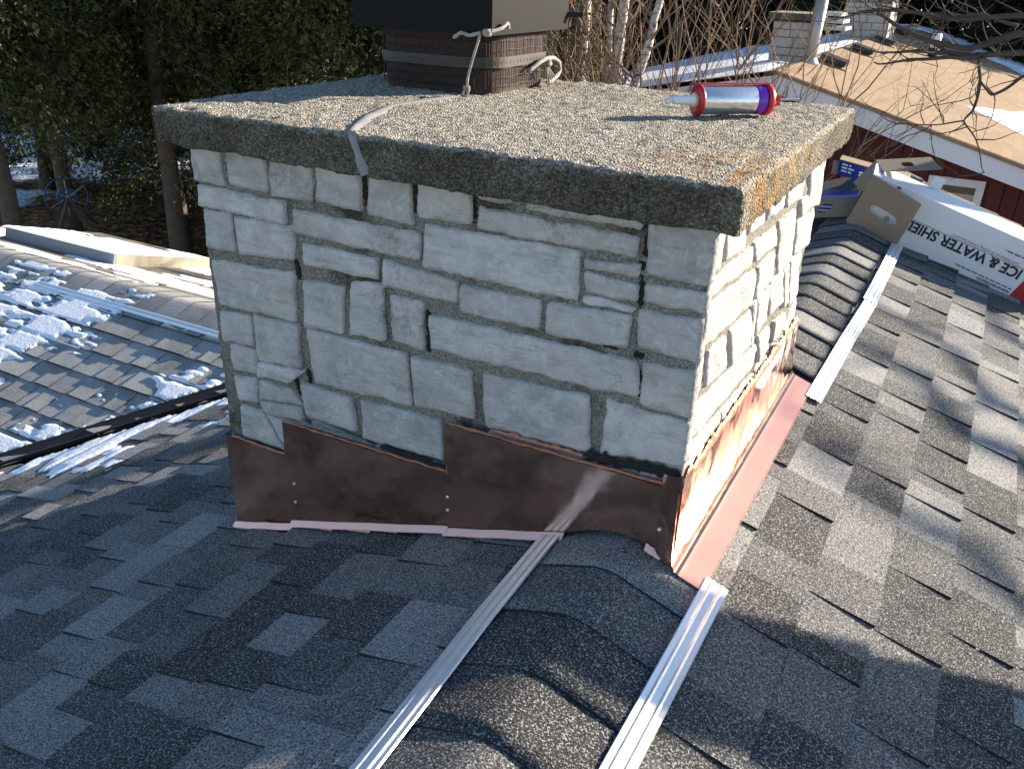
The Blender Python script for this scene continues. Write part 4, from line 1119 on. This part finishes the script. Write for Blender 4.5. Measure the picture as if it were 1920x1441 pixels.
# vertical siding boards on the gable wall, window opening left clear
WY = PY_ + .42; wx0, wx1, wz0, wz1 = 1.08, 1.72, -2.62, -2.10
mb = MB(); mb.box((XL + .4, WY + .03, GZ), (XE - .4, YF - .4, -2.55)); mb.obj('wall', M['siding'], nb)
mb = MB(); mb.add([(XL + .4, WY + .03, -2.56), (XE - .4, WY + .03, -2.56), (XE - .4, WY + .03, zR(XE - .4) - .06), (PX_, WY + .03, PZ_ - .06), (XL + .4, WY + .03, zL(XL + .4) - .06)], [(0, 1, 2, 3, 4)]); mb.obj('wall', M['siding'], nb)
x = XL + .4
while x < XE - .5:
    xb = x + .19
    tz = min(zR(x) if x > PX_ else zL(x), zR(xb) if xb > PX_ else zL(xb)) - .10
    segs = [(GZ, tz)] if (xb < wx0 or x > wx1) else [(GZ, wz0 - .05), (wz1 + .05, tz)]
    mb = MB()
    for a, b in segs: mb.box((x, WY, a), (xb - .014, WY + .028, b))
    mb.obj('siding_board', M['siding'], nb); x = xb
win = thing('dummy', 'x', 'x'); bpy.data.objects.remove(win)
mb = MB(); t = .07
for a, b in (((wx0 - .03, wz0 - .03), (wx1 + .03, wz0 + t)), ((wx0 - .03, wz1 - t), (wx1 + .03, wz1 + .03)), ((wx0 - .03, wz0 + t), (wx0 + t, wz1 - t)), ((wx1 - t, wz0 + t), (wx1 + .03, wz1 - t))):
    mb.box((a[0], WY - .03, a[1]), (b[0], WY + .02, b[1]))
wf = mb.obj('window', M['fascia'], nb)
mb = MB(); mb.box((wx0 + t, WY + .005, wz0 + t), (wx1 - t, WY + .008, wz1 - t)); mb.obj('pane', M['glass'], wf)
mb = MB(); mb.grid(lambda a, b: (wx0 + t + (wx1 - wx0 - 2 * t) * a, WY + .0015 - .0012 * math.sin(a * 60), wz0 + t + (wz1 - wz0 - 2 * t - .1) * b), 60, 1); mb.obj('curtain', M['curtain'], wf)
# snow on the neighbour's roof
def blob_sheet(name, poly, zf, parent, h=.05, mat=None):
    mb = MB(); n = len(poly); P = []
    for (a, b) in zip(poly, poly[1:] + poly[:1]):
        m = max(2, int(math.hypot(b[0] - a[0], b[1] - a[1]) / .25))
        for k in range(m):
            q = (a[0] + (b[0] - a[0]) * k / m, a[1] + (b[1] - a[1]) * k / m); P.append((q[0] + .12 * noise.noise(Vector((q[0] * 2, q[1] * 2, 1))), q[1] + .2 * noise.noise(Vector((q[0] * 2, q[1] * 2, 7)))))
    cx = sum(p[0] for p in P) / len(P); cy = sum(p[1] for p in P) / len(P)
    mb.v.append(Vector((cx, cy, zf(cx) + h)))
    for k in (.92, 1.0):
        for p in P: X = cx + (p[0] - cx) * k; mb.v.append(Vector((X, cy + (p[1] - cy) * k, zf(X) + (h if k < 1 else .004))))
    m = len(P)
    for k in range(m):
        k2 = (k + 1) % m; mb.f += [(0, 1 + k, 1 + k2), (1 + k, 1 + m + k, 1 + m + k2, 1 + k2)]
    return stuff(mb.obj(name, mat or M['snow'], parent, True))
blob_sheet('roof_snow', [(1.25, 14.9), (1.75, 14.1), (2.15, 13.8), (3.4, 12.9), (4.8, 12.6), (4.8, 18.0), (2.2, 17.0)], zR, nb)
blob_sheet('roof_snow', [(-1.0, 27.0), (-.2, 27.3), (.8, 26.0), (1.6, 25.6), (2.2, 24.0), (4.9, 22.0), (4.9, 29.3), (-.9, 29.3)], zR, nb)
blob_sheet('roof_snow', [(-6.1, 11.45), (-1.3, 11.45), (-1.2, 29), (-6.1, 29)], zL, nb, .06)
# vents, pipes, chimneys
def vent(x, y, i, lab):
    t_ = thing('roof_vent', lab, 'roof vent', (x, y, zR(x)), 'black vents along the neighbouring ridge')
    z = zR(x); mb = MB(); mb.obox(Vector((x - .2, y - .2, z + .05 + .2 * SR_)), Vector((.4, 0, -.4 * SR_)), Vector((0, .4, 0)), Vector((.02, 0, .07))); mb.obj('hood', M['vent_black'], t_)
    mb = MB(); mb.obox(Vector((x - .25, y - .25, z + .006 + .25 * SR_)), Vector((.5, 0, -.5 * SR_)), Vector((0, .5, 0)), Vector((0, 0, .012))); mb.obj('flange', M['tan_roof'], t_)
for i, (x, y, lb) in enumerate(((-.80, 13.9, 'black roof vent nearest the gable end of the tan roof'), (-.80, 16.9, 'second black roof vent from the gable end of the tan roof'), (-.80, 20.1, 'third black roof vent from the gable end of the tan roof'), (-.82, 23.8, 'farthest black roof vent on the tan roof'))): vent(x, y, i, lb)
vp = thing('vent_stack', 'tall grey metal vent stack with round cap on the neighbouring ridge', 'vent pipe', (-1.05, 13.2, -.9))
mb = MB(); mb.tube([(-1.06, 13.2, -.95), (-1.02, 13.2, .06)], .095, 14); mb.obj('pipe', M['pipe_metal'], vp, True)
mb = MB(); mb.tube([(-1.06, 13.2, -.93), (-1.06, 13.2, -.80)], [.17, .10], 14); mb.obj('base_collar', M['pipe_metal'], vp, True)
mb = MB(); mb.tube([(-1.02, 13.2, .09), (-1.02, 13.2, .15), (-1.02, 13.2, .20)], [.16, .17, .03], 14); mb.tube([(-1.02, 13.2, .05), (-1.02, 13.2, .10)], .05, 8); mb.obj('rain_cap', M['pipe_metal'], vp)
wp = thing('vent_pipe', 'short white plastic pipe standing on the tan roof', 'vent pipe', (.15, 20.9, -1.2))
mb = MB(); mb.tube([(.15, 20.9, -1.02), (.15, 20.9, -.72)], .10, 12); mb.obj('pipe', M['white_pipe'], wp, True)
mb = MB(); mb.tube([(.15, 20.9, -1.25), (.15, 20.9, -1.01)], .115, 12); mb.obj('rubber_boot', M['vent_black'], wp, True)
def far_chimney(name, x0, x1, y0, y1, z0, z1, lab):
    c = thing(name, lab, 'chimney', ((x0 + x1) / 2, (y0 + y1) / 2, z0))
    mb = MB(); mb.box((x0, y0, z0), (x1, y1, z1 - .02)); mb.obj('mortar', M['mortar'], c)
    rr = random.Random(int(x0 * 10)); z = z0 + .02
    while z < z1 - .1:
        h = rr.uniform(.10, .16)
        if z + h > z1 - .02: h = z1 - .02 - z
        for face in (0, 1):
            a, b = (x0, x1) if face == 0 else (y0, y1); p = a
            while p < b - .04:
                w = min(rr.uniform(.18, .36), b - p)
                mb = MB()
                if face == 0: mb.box((p + .008, y0 - .015, z), (p + w - .008, y0 + .02, z + h - .016))
                else: mb.box((x1 - .02, p + .008, z), (x1 + .015, p + w - .008, z + h - .016))
                mb.obj('stone', M['far_brick'], c); p += w
        z += h
    mb = MB(); mb.box((x0 - .08, y0 - .08, z1), (x1 + .08, y1 + .08, z1 + .10)); mb.obj('cap_slab', M['cap'], c)
    return c
far_chimney('far_chimney', -1.72, -1.15, 13.35, 14.1, -1.1, -.30, 'small stone chimney behind the grey vent stack')
c2 = far_chimney('far_chimney', -1.75, -.80, 20.0, 21.2, -1.2, -.05, 'larger pale stone chimney farther along the neighbouring ridge')
mb = MB(); mb.box((-1.5, 20.3, .05), (-1.05, 20.8, .40)); mb.obj('flue', M['far_brick'], c2)
lamp = thing('roof_lantern', 'stack of grey slabs beside the vent stack on the neighbouring ridge', 'slabs', (-.95, 13.6, -.6))
for k in range(3):
    mb = MB(); mb.box((-1.13 + .03 * k, 13.5, -.42 + .10 * k), (-.66 - .05 * k, 14.1, -.37 + .10 * k)); mb.obj('slab', M['pipe_metal'], lamp)
bpy.data.objects.remove(lamp.children[0]) if False else None

# ================================================================== TREES
def spray_cloud(n, K, fn, size, seed, droop=.5, up=0.25):
    """n sprays of K narrow blades; fn(rng, n) -> centres, outward directions"""
    rg = np.random.default_rng(seed); C, O = fn(rg, n)
    d = O + rg.normal(0, .55, (n, 3)); d[:, 2] -= droop * rg.random(n); d /= np.linalg.norm(d, axis=1)[:, None]
    r = rg.normal(0, 1, (n, 3)); s = np.cross(d, r); s /= np.linalg.norm(s, axis=1)[:, None]
    L = size * (0.6 + .8 * rg.random(n))
    out = np.empty((n, K, 4, 3), np.float32)
    for k in range(K):
        a = (k / (K - 1) - .5) * 1.7 + rg.normal(0, .15, n)
        dk = d * np.cos(a)[:, None] + s * np.sin(a)[:, None]; dk[:, 2] -= .12 * abs(k - K / 2)
        lk = L * (1 - .35 * np.abs(a))
        nn = np.cross(dk, rg.normal(0, 1, (n, 3))); nn /= np.linalg.norm(nn, axis=1)[:, None]
        w = (L * .10)[:, None]; b0 = C + d * (L * .12 * k / K)[:, None]; tip = b0 + dk * lk[:, None]; mid = b0 + dk * (lk * .55)[:, None]
        out[:, k, 0] = b0; out[:, k, 1] = mid + nn * w; out[:, k, 2] = tip; out[:, k, 3] = mid - nn * w
    return out.reshape(-1, 3)

def cedar_fn(H, R, z0, seed, nb=150):
    r0 = np.random.default_rng(seed + 50)
    bt = r0.random(nb) ** .85; ba = r0.random(nb) * 2 * np.pi
    bl = R * (1 - bt) ** .65 * (.55 + .6 * r0.random(nb)) + .12
    def fn(rg, n):
        i = rg.integers(0, nb, n); f = rg.random(n) ** .55
        z = z0 + bt[i] * (H - z0) + .15 * np.sin(f * 3) - .38 * f * f * bl[i]
        rad = bl[i] * f; a = ba[i] + rg.normal(0, .13, n) 
        C = np.stack([rad * np.cos(a), rad * np.sin(a), z], 1) + rg.normal(0, .10, (n, 3))
        O = np.stack([np.cos(a), np.sin(a), -.15 + 0 * a], 1); return C, O
    limbs = [((0, 0, z0 + t * (H - z0)), (l * math.cos(a) * .85, l * math.sin(a) * .85, z0 + t * (H - z0) + .12 - .26 * l)) for t, a, l in zip(bt, ba, bl)]
    return fn, limbs

TREE = {}
def cedar_meshes(key, H, R, z0, n, size, seed, leaf, K=5, trunk=.15):
    fn, limbs = cedar_fn(H, R, z0, seed)
    V = spray_cloud(n, K, fn, size, seed)
    a = quads_obj('crown', V, M[leaf]); 
    mb = MB(); rr = random.Random(seed)
    P = [(0, 0, -.1)] + [(rr.uniform(-.06, .06), rr.uniform(-.06, .06), H * k / 8) for k in range(1, 9)]
    mb.tube(P, [trunk * (1.25 if k == 0 else (1 - k / 8.5)) for k in range(9)], 9)
    for p, q in limbs[:90]: 
        m = (Vector(p) + Vector(q)) / 2 + Vector((0, 0, .1)); mb.tube([p, m, q], [.022, .014, .004], 4, False)
    b = mb.obj('trunk', M['bark'], None, True)
    TREE[key] = (a.data, b.data)
    for o in (a, b): bpy.data.objects.remove(o)
def plant(key, name, label, cat, x, y, rz, s=1.0, group=None, z=GZ, sz=None):
    t = thing(name, label, cat, (x, y, z), group); t.rotation_euler[2] = rz; t.scale = (s, s, sz or s)
    for nm, me in zip(('crown', 'trunk'), TREE[key]):
        if me is None: continue
        o = bpy.data.objects.new(nm, me); link(o); o.parent = t
    return t
cedar_meshes('a', 9.0, 2.0, 2.7, 42000, .075, 1, 'cedar')
cedar_meshes('b', 8.0, 1.8, 3.2, 40000, .072, 2, 'cedar')
cedar_meshes('g', 8.5, 1.3, .6, 30000, .07, 3, 'cedar_gold')
gp = 'cedars behind the house'
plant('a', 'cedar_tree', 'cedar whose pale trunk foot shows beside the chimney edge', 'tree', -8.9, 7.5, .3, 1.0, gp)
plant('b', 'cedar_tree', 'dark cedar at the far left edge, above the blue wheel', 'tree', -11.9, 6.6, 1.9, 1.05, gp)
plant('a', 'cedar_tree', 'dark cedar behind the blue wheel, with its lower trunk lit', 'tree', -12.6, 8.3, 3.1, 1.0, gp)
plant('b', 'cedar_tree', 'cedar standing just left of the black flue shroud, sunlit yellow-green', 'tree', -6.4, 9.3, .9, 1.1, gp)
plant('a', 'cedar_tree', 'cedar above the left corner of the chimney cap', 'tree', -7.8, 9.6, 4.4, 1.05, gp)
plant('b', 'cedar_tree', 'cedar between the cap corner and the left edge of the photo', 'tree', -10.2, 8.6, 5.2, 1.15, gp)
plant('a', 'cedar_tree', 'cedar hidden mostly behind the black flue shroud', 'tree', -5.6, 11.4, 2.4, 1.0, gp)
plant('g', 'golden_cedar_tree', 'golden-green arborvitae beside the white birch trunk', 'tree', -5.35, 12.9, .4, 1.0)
plant('b', 'cedar_tree', 'cedar at the top left corner, nearest the camera', 'tree', -9.6, 5.4, 2.2, .95, gp)

cedar_meshes('c', 8.5, 2.2, .5, 34000, .085, 4, 'cedar')
cedar_meshes('l', 8.0, 1.7, .8, 40000, .072, 5, 'cedar_lit')
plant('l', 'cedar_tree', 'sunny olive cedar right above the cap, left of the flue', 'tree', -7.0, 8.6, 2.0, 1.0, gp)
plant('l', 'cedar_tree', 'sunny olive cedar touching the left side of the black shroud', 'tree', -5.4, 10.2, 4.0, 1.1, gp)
for i_, (x_, y_, r_, lb_) in enumerate(((-14.6, 12.2, .2, 'back-row cedar seen past the blue wheel'), (-12.4, 12.8, 1.2, 'back-row cedar over the left corner of the cap'), (-10.2, 14.2, 2.2, 'back-row cedar left of the flue, behind the sunny ones'),
                         (-16.6, 10.6, 3.3, 'back-row cedar nearest the left edge of the photo'), (-11.2, 10.4, 4.3, 'low-skirted cedar behind the cedar with the pale trunk foot'), (-8.2, 15.0, 5.1, 'back-row cedar behind the flue'))):
    plant('c', 'cedar_tree', lb_, 'tree', x_, y_, r_, 1.0, gp)

# far wood: one mass of conifers closing the view
rg = np.random.default_rng(77); allV = []
def far_fn(spots):
    def fn(rg, n):
        i = rg.integers(0, len(spots), n); sp = np.array(spots)[i]
        t = rg.random(n) ** .8; a = rg.random(n) * 2 * np.pi; R = sp[:, 3] * (1 - t) ** .6 * (.3 + .75 * np.sqrt(rg.random(n)))
        C = np.stack([sp[:, 0] + R * np.cos(a), sp[:, 1] + R * np.sin(a), GZ + .3 + t * sp[:, 2] - .2 * R], 1); O = np.stack([np.cos(a), np.sin(a), -.2 + 0 * a], 1)
        return C, O
    return fn
spots = []
for k in range(74):
    ang = math.radians(-66 + 74 * (k + .5) / 74 + rg.normal(0, 1.0)); D = rg.uniform(30, 46)
    spots.append((1.6 + D * math.sin(ang), -1.3 + D * math.cos(ang), rg.uniform(10, 15), rg.uniform(2.2, 3.4)))
fw = quads_obj('far_wood', spray_cloud(56000, 4, far_fn(spots), .75, 91), M['far_leaf']); stuff(fw)
fw['label'] = 'dark conifer wood closing the background'; fw['category'] = 'wood'
mb = MB()
for (x, y, h, r) in spots: mb.tube([(x, y, GZ), (x, y, GZ + h * .8)], [.22, .06], 6)
o = mb.obj('far_trunks', M['bark']); stuff(o); o['label'] = 'trunks of the far conifer wood'; o['category'] = 'wood'

# birches
def birch(path, r, label, forks=()):
    t = thing('birch_tree', label, 'tree', path[0], 'bare birches behind the chimney')
    mb = MB(); n = len(path) * 4; P = []
    for a, b in zip(path, path[1:]):
        for k in range(4): P.append(Vector(a).lerp(Vector(b), k / 4) + Vector((noise.noise(Vector(a) + Vector((k, 0, 0))), noise.noise(Vector(b) + Vector((0, k, 0))), 0)) * .03)
    P.append(Vector(path[-1])); mb.tube(P, [r * (1.3 - .8 * i / len(P)) for i in range(len(P))], 10); mb.obj('trunk', M['birch'], t, True)
    mb = MB(); rr = random.Random(len(label))
    for k in range(22):
        i = rr.randrange(len(P) // 3, len(P)); p = P[i]; a = rr.uniform(0, 6.28); l = rr.uniform(.5, 1.6)
        q = p + Vector((math.cos(a) * l * .7, math.sin(a) * l * .7, l * .7)); mb.tube([p, (p + q) / 2 + Vector((0, 0, -.06)), q], [.02, .012, .004], 4, False)
        for _ in range(3):
            f = rr.uniform(.4, 1); b0 = p.lerp(q, f); mb.tube([b0, b0 + Vector((rr.uniform(-.3, .3), rr.uniform(-.3, .3), rr.uniform(.1, .4)))], [.006, .002], 3, False)
    mb.obj('branches', M['twig'], t)
birch([(-4.55, 12.35, GZ), (-4.58, 12.36, -2), (-4.52, 12.38, 0), (-4.6, 12.4, 3)], .125, 'thick white birch trunk right of the black shroud')
birch([(-3.42, 11.1, GZ), (-3.42, 11.15, -1.5), (-3.36, 11.15, .5), (-3.3, 11.2, 3)], .085, 'slim upright birch right of the thick white one')
birch([(-3.0, 10.2, GZ), (-2.85, 10.3, -1.4), (-2.68, 10.35, -.7), (-2.58, 10.4, -.1), (-2.3, 10.4, 1.4)], .065, 'slender birch leaning to the right behind the cap')
birch([(-3.75, 11.6, GZ), (-3.72, 11.6, -1), (-3.78, 11.6, .5), (-3.7, 11.7, 2.5)], .05, 'thinnest grey birch between the two upright ones')

# bare shrubs
def shrub_mesh(seed, H, spread, nst):
    rr = random.Random(seed); mb = MB()
    def grow(p, d, L, r, lev):
        n = 5; P = [p.copy()]; q = p.copy(); dd = d.copy()
        for k in range(n):
            dd = (dd + Vector((rr.gauss(0, .13), rr.gauss(0, .13), rr.gauss(.03, .05)))).normalized(); q = q + dd * (L / n); P.append(q.copy())
        mb.tube(P, [r * (1 - .62 * k / n) for k in range(n + 1)], 4 if lev else 5, False)
        if lev < 3:
            m = (4, 3, 1)[lev] + rr.randint(0, 1)
            for _ in range(m):
                k = rr.randint(1 + (lev == 0), n); b = P[k]; a = rr.uniform(0, 6.28); tl = rr.uniform(.35, .75)
                nd = (dd + Vector((math.cos(a) * tl, math.sin(a) * tl, rr.uniform(.0, .3)))).normalized()
                grow(b, nd, L * rr.uniform(.3, .55), r * .45, lev + 1)
    for _ in range(nst):
        a = rr.uniform(0, 6.28); s_ = rr.uniform(.05, spread)
        grow(Vector((rr.uniform(-.25, .25), rr.uniform(-.25, .25), 0)), Vector((math.cos(a) * s_, math.sin(a) * s_, 1)).normalized(), H * rr.uniform(.7, 1.05), rr.uniform(.014, .026), 0)
    o = mb.obj('stems', M['twig']); me = o.data; bpy.data.objects.remove(o); return me
shr = [shrub_mesh(i + 1, 4.7, .30, 6) for i in range(3)]
rr = random.Random(3)
SH = [(-3.9, 10.6, 1.0, 'bare shrub behind the cap, between the thick and the slim birch'), (-3.1, 9.7, .95, 'bare shrub growing at the foot of the leaning birch'), (-2.5, 10.8, 1.05, 'tall bare shrub just right of the leaning birch'),
      (-2.15, 9.8, 1.0, 'bare shrub left of the caulking gun nozzle, in front of the snowy roof edge'), (-1.75, 10.5, 1.08, 'tallest bare shrub, above the middle of the caulking gun'), (-1.4, 9.9, .9, 'bare shrub above the purple band of the caulking gun'),
      (-1.05, 10.4, .82, 'bare shrub before the gable peak of the red house'), (-4.6, 10.9, 1.0, 'bare shrub beside the golden arborvitae'), (.30, 8.4, .50, 'low bare shrub between the chimney cap corner and the carton')]
for i, (x, y, hz, lb) in enumerate(SH):
    t = thing('bare_shrub', lb, 'shrub', (x, y, GZ), 'bare shrubs before the neighbouring house')
    t.rotation_euler[2] = rr.uniform(0, 6.28); t.scale = (1, 1, hz)
    o = bpy.data.objects.new('stems', shr[i % 3]); link(o); o.parent = t

# overhanging bare tree at the right, trunk out of view
bt = thing('bare_tree', 'bare dark tree reaching its branches in from the right', 'tree', (5.2, 7.2, GZ))
mb = MB(); mb.tube([(5.2, 7.2, GZ - .1), (5.1, 7.1, -2.6), (5.0, 7.0, -.6), (4.95, 7.0, 1.5), (4.8, 7.1, 4)], [.19, .15, .12, .10, .06], 10); mb.obj('trunk', M['dark_branch'], bt, True)
def br(pts, r0, r1, twigs=0, seed=0, droop=0):
    P = []
    for a, b in zip(pts, pts[1:]):
        m = 5
        for k in range(m): P.append(Vector(a).lerp(Vector(b), k / m))
    P.append(Vector(pts[-1]))
    P = [P[0]] + [(P[i - 1] + 2 * P[i] + P[i + 1]) / 4 + Vector((nz(P[i], 4, seed), nz(P[i], 4, seed + 5), nz(P[i], 4, seed + 9))) * .025 for i in range(1, len(P) - 1)] + [P[-1]]
    mb = MB(); mb.tube(P, [r0 + (r1 - r0) * i / (len(P) - 1) for i in range(len(P))], 6)
    rr = random.Random(seed)
    for _ in range(twigs):
        i = rr.randrange(len(P) // 5, len(P)); p = P[i]; q = p.copy(); d_ = Vector((rr.uniform(-1, .4), rr.uniform(-.5, .5), rr.uniform(-.8, .6))).normalized(); Q = [p]
        for k in range(6): d_ = (d_ + Vector((rr.gauss(0, .25), rr.gauss(0, .2), rr.gauss(.10, .2)))).normalized(); q = q + d_ * rr.uniform(.04, .09); Q.append(q)
        mb.tube(Q, [.0055 * (1 - .12 * k) for k in range(7)], 4, False)
        if rr.random() < .7:
            p2 = Q[3]; q2 = p2 + Vector((rr.uniform(-.15, .1), 0, rr.uniform(-.12, .12))); mb.tube([p2, q2, q2 + Vector((rr.uniform(-.08, .02), 0, rr.uniform(-.02, .1)))], [.0035, .003, .0015], 3, False)
    return mb.obj('branch', M['dark_branch'], bt, True)
br([(4.97, 7.0, -.35), (3.2, 6.8, -.05), (2.2, 6.5, .02), (1.64, 6.5, -.03), (1.30, 6.5, -.16), (.95, 6.5, -.10), (.62, 6.5, .06)], .044, .012, 22, 1)
br([(4.97, 7.0, .1), (3.2, 6.7, .25), (2.2, 6.5, .16), (1.64, 6.5, .10), (1.2, 6.5, .05), (.76, 6.5, .10), (.45, 6.5, .04)], .034, .010, 26, 2)
br([(3.2, 6.8, -.06), (2.2, 6.5, -.24), (1.68, 6.5, -.165), (1.43, 6.5, -.20), (1.20, 6.5, -.185), (1.12, 6.5, -.15), (1.02, 6.5, -.11)], .030, .013, 5, 3)
br([(1.43, 6.5, -.20), (1.27, 6.48, -.225), (1.05, 6.46, -.245), (.86, 6.45, -.275), (.68, 6.44, -.295)], .022, .006, 2, 4)
br([(1.20, 6.5, -.185), (1.0, 6.48, -.205), (.86, 6.47, -.215), (.72, 6.46, -.222)], .018, .007, 2, 5)
br([(1.42, 6.5, -.20), (1.45, 6.5, -.30), (1.47, 6.5, -.38), (1.47, 6.5, -.50), (1.46, 6.5, -.60), (1.42, 6.5, -.68), (1.52, 6.5, -.78), (1.60, 6.5, -.92), (1.66, 6.5, -1.05)], .014, .004, 10, 6)
br([(2.3, 6.5, -.12), (1.75, 6.5, -.31), (1.63, 6.5, -.41), (1.555, 6.5, -.465), (1.47, 6.5, -.385)], .016, .009, 3, 7)
br([(1.42, 6.5, -.68), (1.25, 6.5, -.72), (1.02, 6.5, -.735), (.90, 6.5, -.76)], .007, .003, 9, 8)
br([(1.62, 6.5, .02), (1.35, 6.5, .10), (1.05, 6.5, .03), (.9, 6.5, .10), (.6, 6.5, .12)], .014, .005, 16, 9)

# unseen tree added beyond the right edge, shaped so its limbs shade the roof
T0 = 3.5; QX, QY = SY, -SX; TT = math.tan(SUN_EL)
def occ(u, h, T=T0): return (SX * T + QX * u, SY * T + QY * u, h + T * TT)
ot = thing('added_shadow_tree', 'unseen leaning tree added outside the right edge to shade the roof', 'tree', occ(5.0, -6.6))
mb = MB(); mb.tube([occ(5.0, -6.6), occ(3.2, -4.0), occ(1.85, -2.05), occ(1.42, -1.46), occ(1.22, -1.16), occ(1.10, -1.00), occ(.985, -.90), occ(.90, -.86)], [.26, .24, .20, .155, .125, .115, .10, .07], 10)
mb.tube([occ(1.30, -1.28), occ(1.14, -1.20), occ(1.10, -1.16)], [.06, .05, .03], 7); mb.tube([occ(1.6, -1.75), occ(1.48, -1.25), occ(1.45, -1.15)], [.07, .06, .03], 7)
mb.obj('trunk', M['dark_branch'], ot, True)
rr = random.Random(9)
for (ua, ha, ub, hb, r, T) in ((-.5, -1.50, .75, -1.88, .035, 9), (-.15, -1.40, .80, -1.74, .045, 9.5), (.45, -1.24, 1.0, -1.52, .025, 9), (-.9, -1.75, .2, -2.0, .03, 10), (-1.2, -1.85, .5, -2.35, .05, 11), (.1, -1.15, .6, -1.3, .016, 9), (-.6, -2.1, .9, -2.2, .02, 10)):
    mb = MB(); P = [Vector(occ(ua + (ub - ua) * k / 8, ha + (hb - ha) * k / 8 + .04 * math.sin(k * 1.7 + ua), T)) for k in range(9)]; mb.tube(P, [r * (.35 + .65 * k / 8) for k in range(9)], 6)
    for k in (2, 4, 6, 7): mb.tube([P[k], P[k] + Vector((rr.uniform(-.2, .2), rr.uniform(-.2, .2), rr.uniform(-.25, .3)))], [r * .4, r * .15], 4)
    mb.tube([P[8], Vector(occ(ub + .9, hb - .5, T)), Vector(occ(ub + 2.2, hb - 2.6, T - .6)), Vector(occ(4.2, -5.4, T0))], [r, r * 1.1, r * 1.4, .1], 6)
    mb.obj('limb', M['dark_branch'], ot, True)

# blue wheel on its stand
wl = thing('spoked_wheel', 'blue-hubbed spoked wheel on a wooden stand under the cedars', 'wheel', (-10.4, 6.8, GZ))
wc = Vector((-10.41, 6.81, -3.04)); wa = (CAM - wc); wa.z = 0; wa = (wa.normalized() + Vector((.25, .1, 0))).normalized(); wr = Vector((0, 0, 1)).cross(wa).normalized()
def wp_(r, th): return wc + (wr * math.cos(th) + Vector((0, 0, 1)) * math.sin(th)) * r
mb = MB(); mb.tube([wp_(.30, k * math.pi / 16) for k in range(33)], .014, 6, False); mb.obj('rim', M['wheel_blue'], wl, True)
mb = MB(); mb.tube([wc - wa * .03, wc + wa * .03], .145, 20); mb.obj('hub', M['wheel_blue'], wl)
mb = MB(); mb.tube([wc, wc + wa * .045], .035, 10); mb.obj('axle', M['pipe_metal'], wl)
for k in range(6):
    mb = MB(); mb.tube([wp_(.06, k * math.pi / 3 + .5) + wa * .032, wp_(.15, k * math.pi / 3 + .5) + wa * .02, wp_(.29, k * math.pi / 3 + .5)], [.012, .007, .006], 5); mb.obj('spoke', M['pipe_metal'], wl)
for s_ in (-1, 1):
    for e in (-.35, .35):
        mb = MB(); a = wc - wa * .08 * s_; b = Vector((wc.x + wr.x * e * 2, wc.y + wr.y * e * 2, GZ)) - wa * .3 * s_; mb.tube([a, b], .035, 4); mb.obj('stand_leg', M['old_wood'], wl)
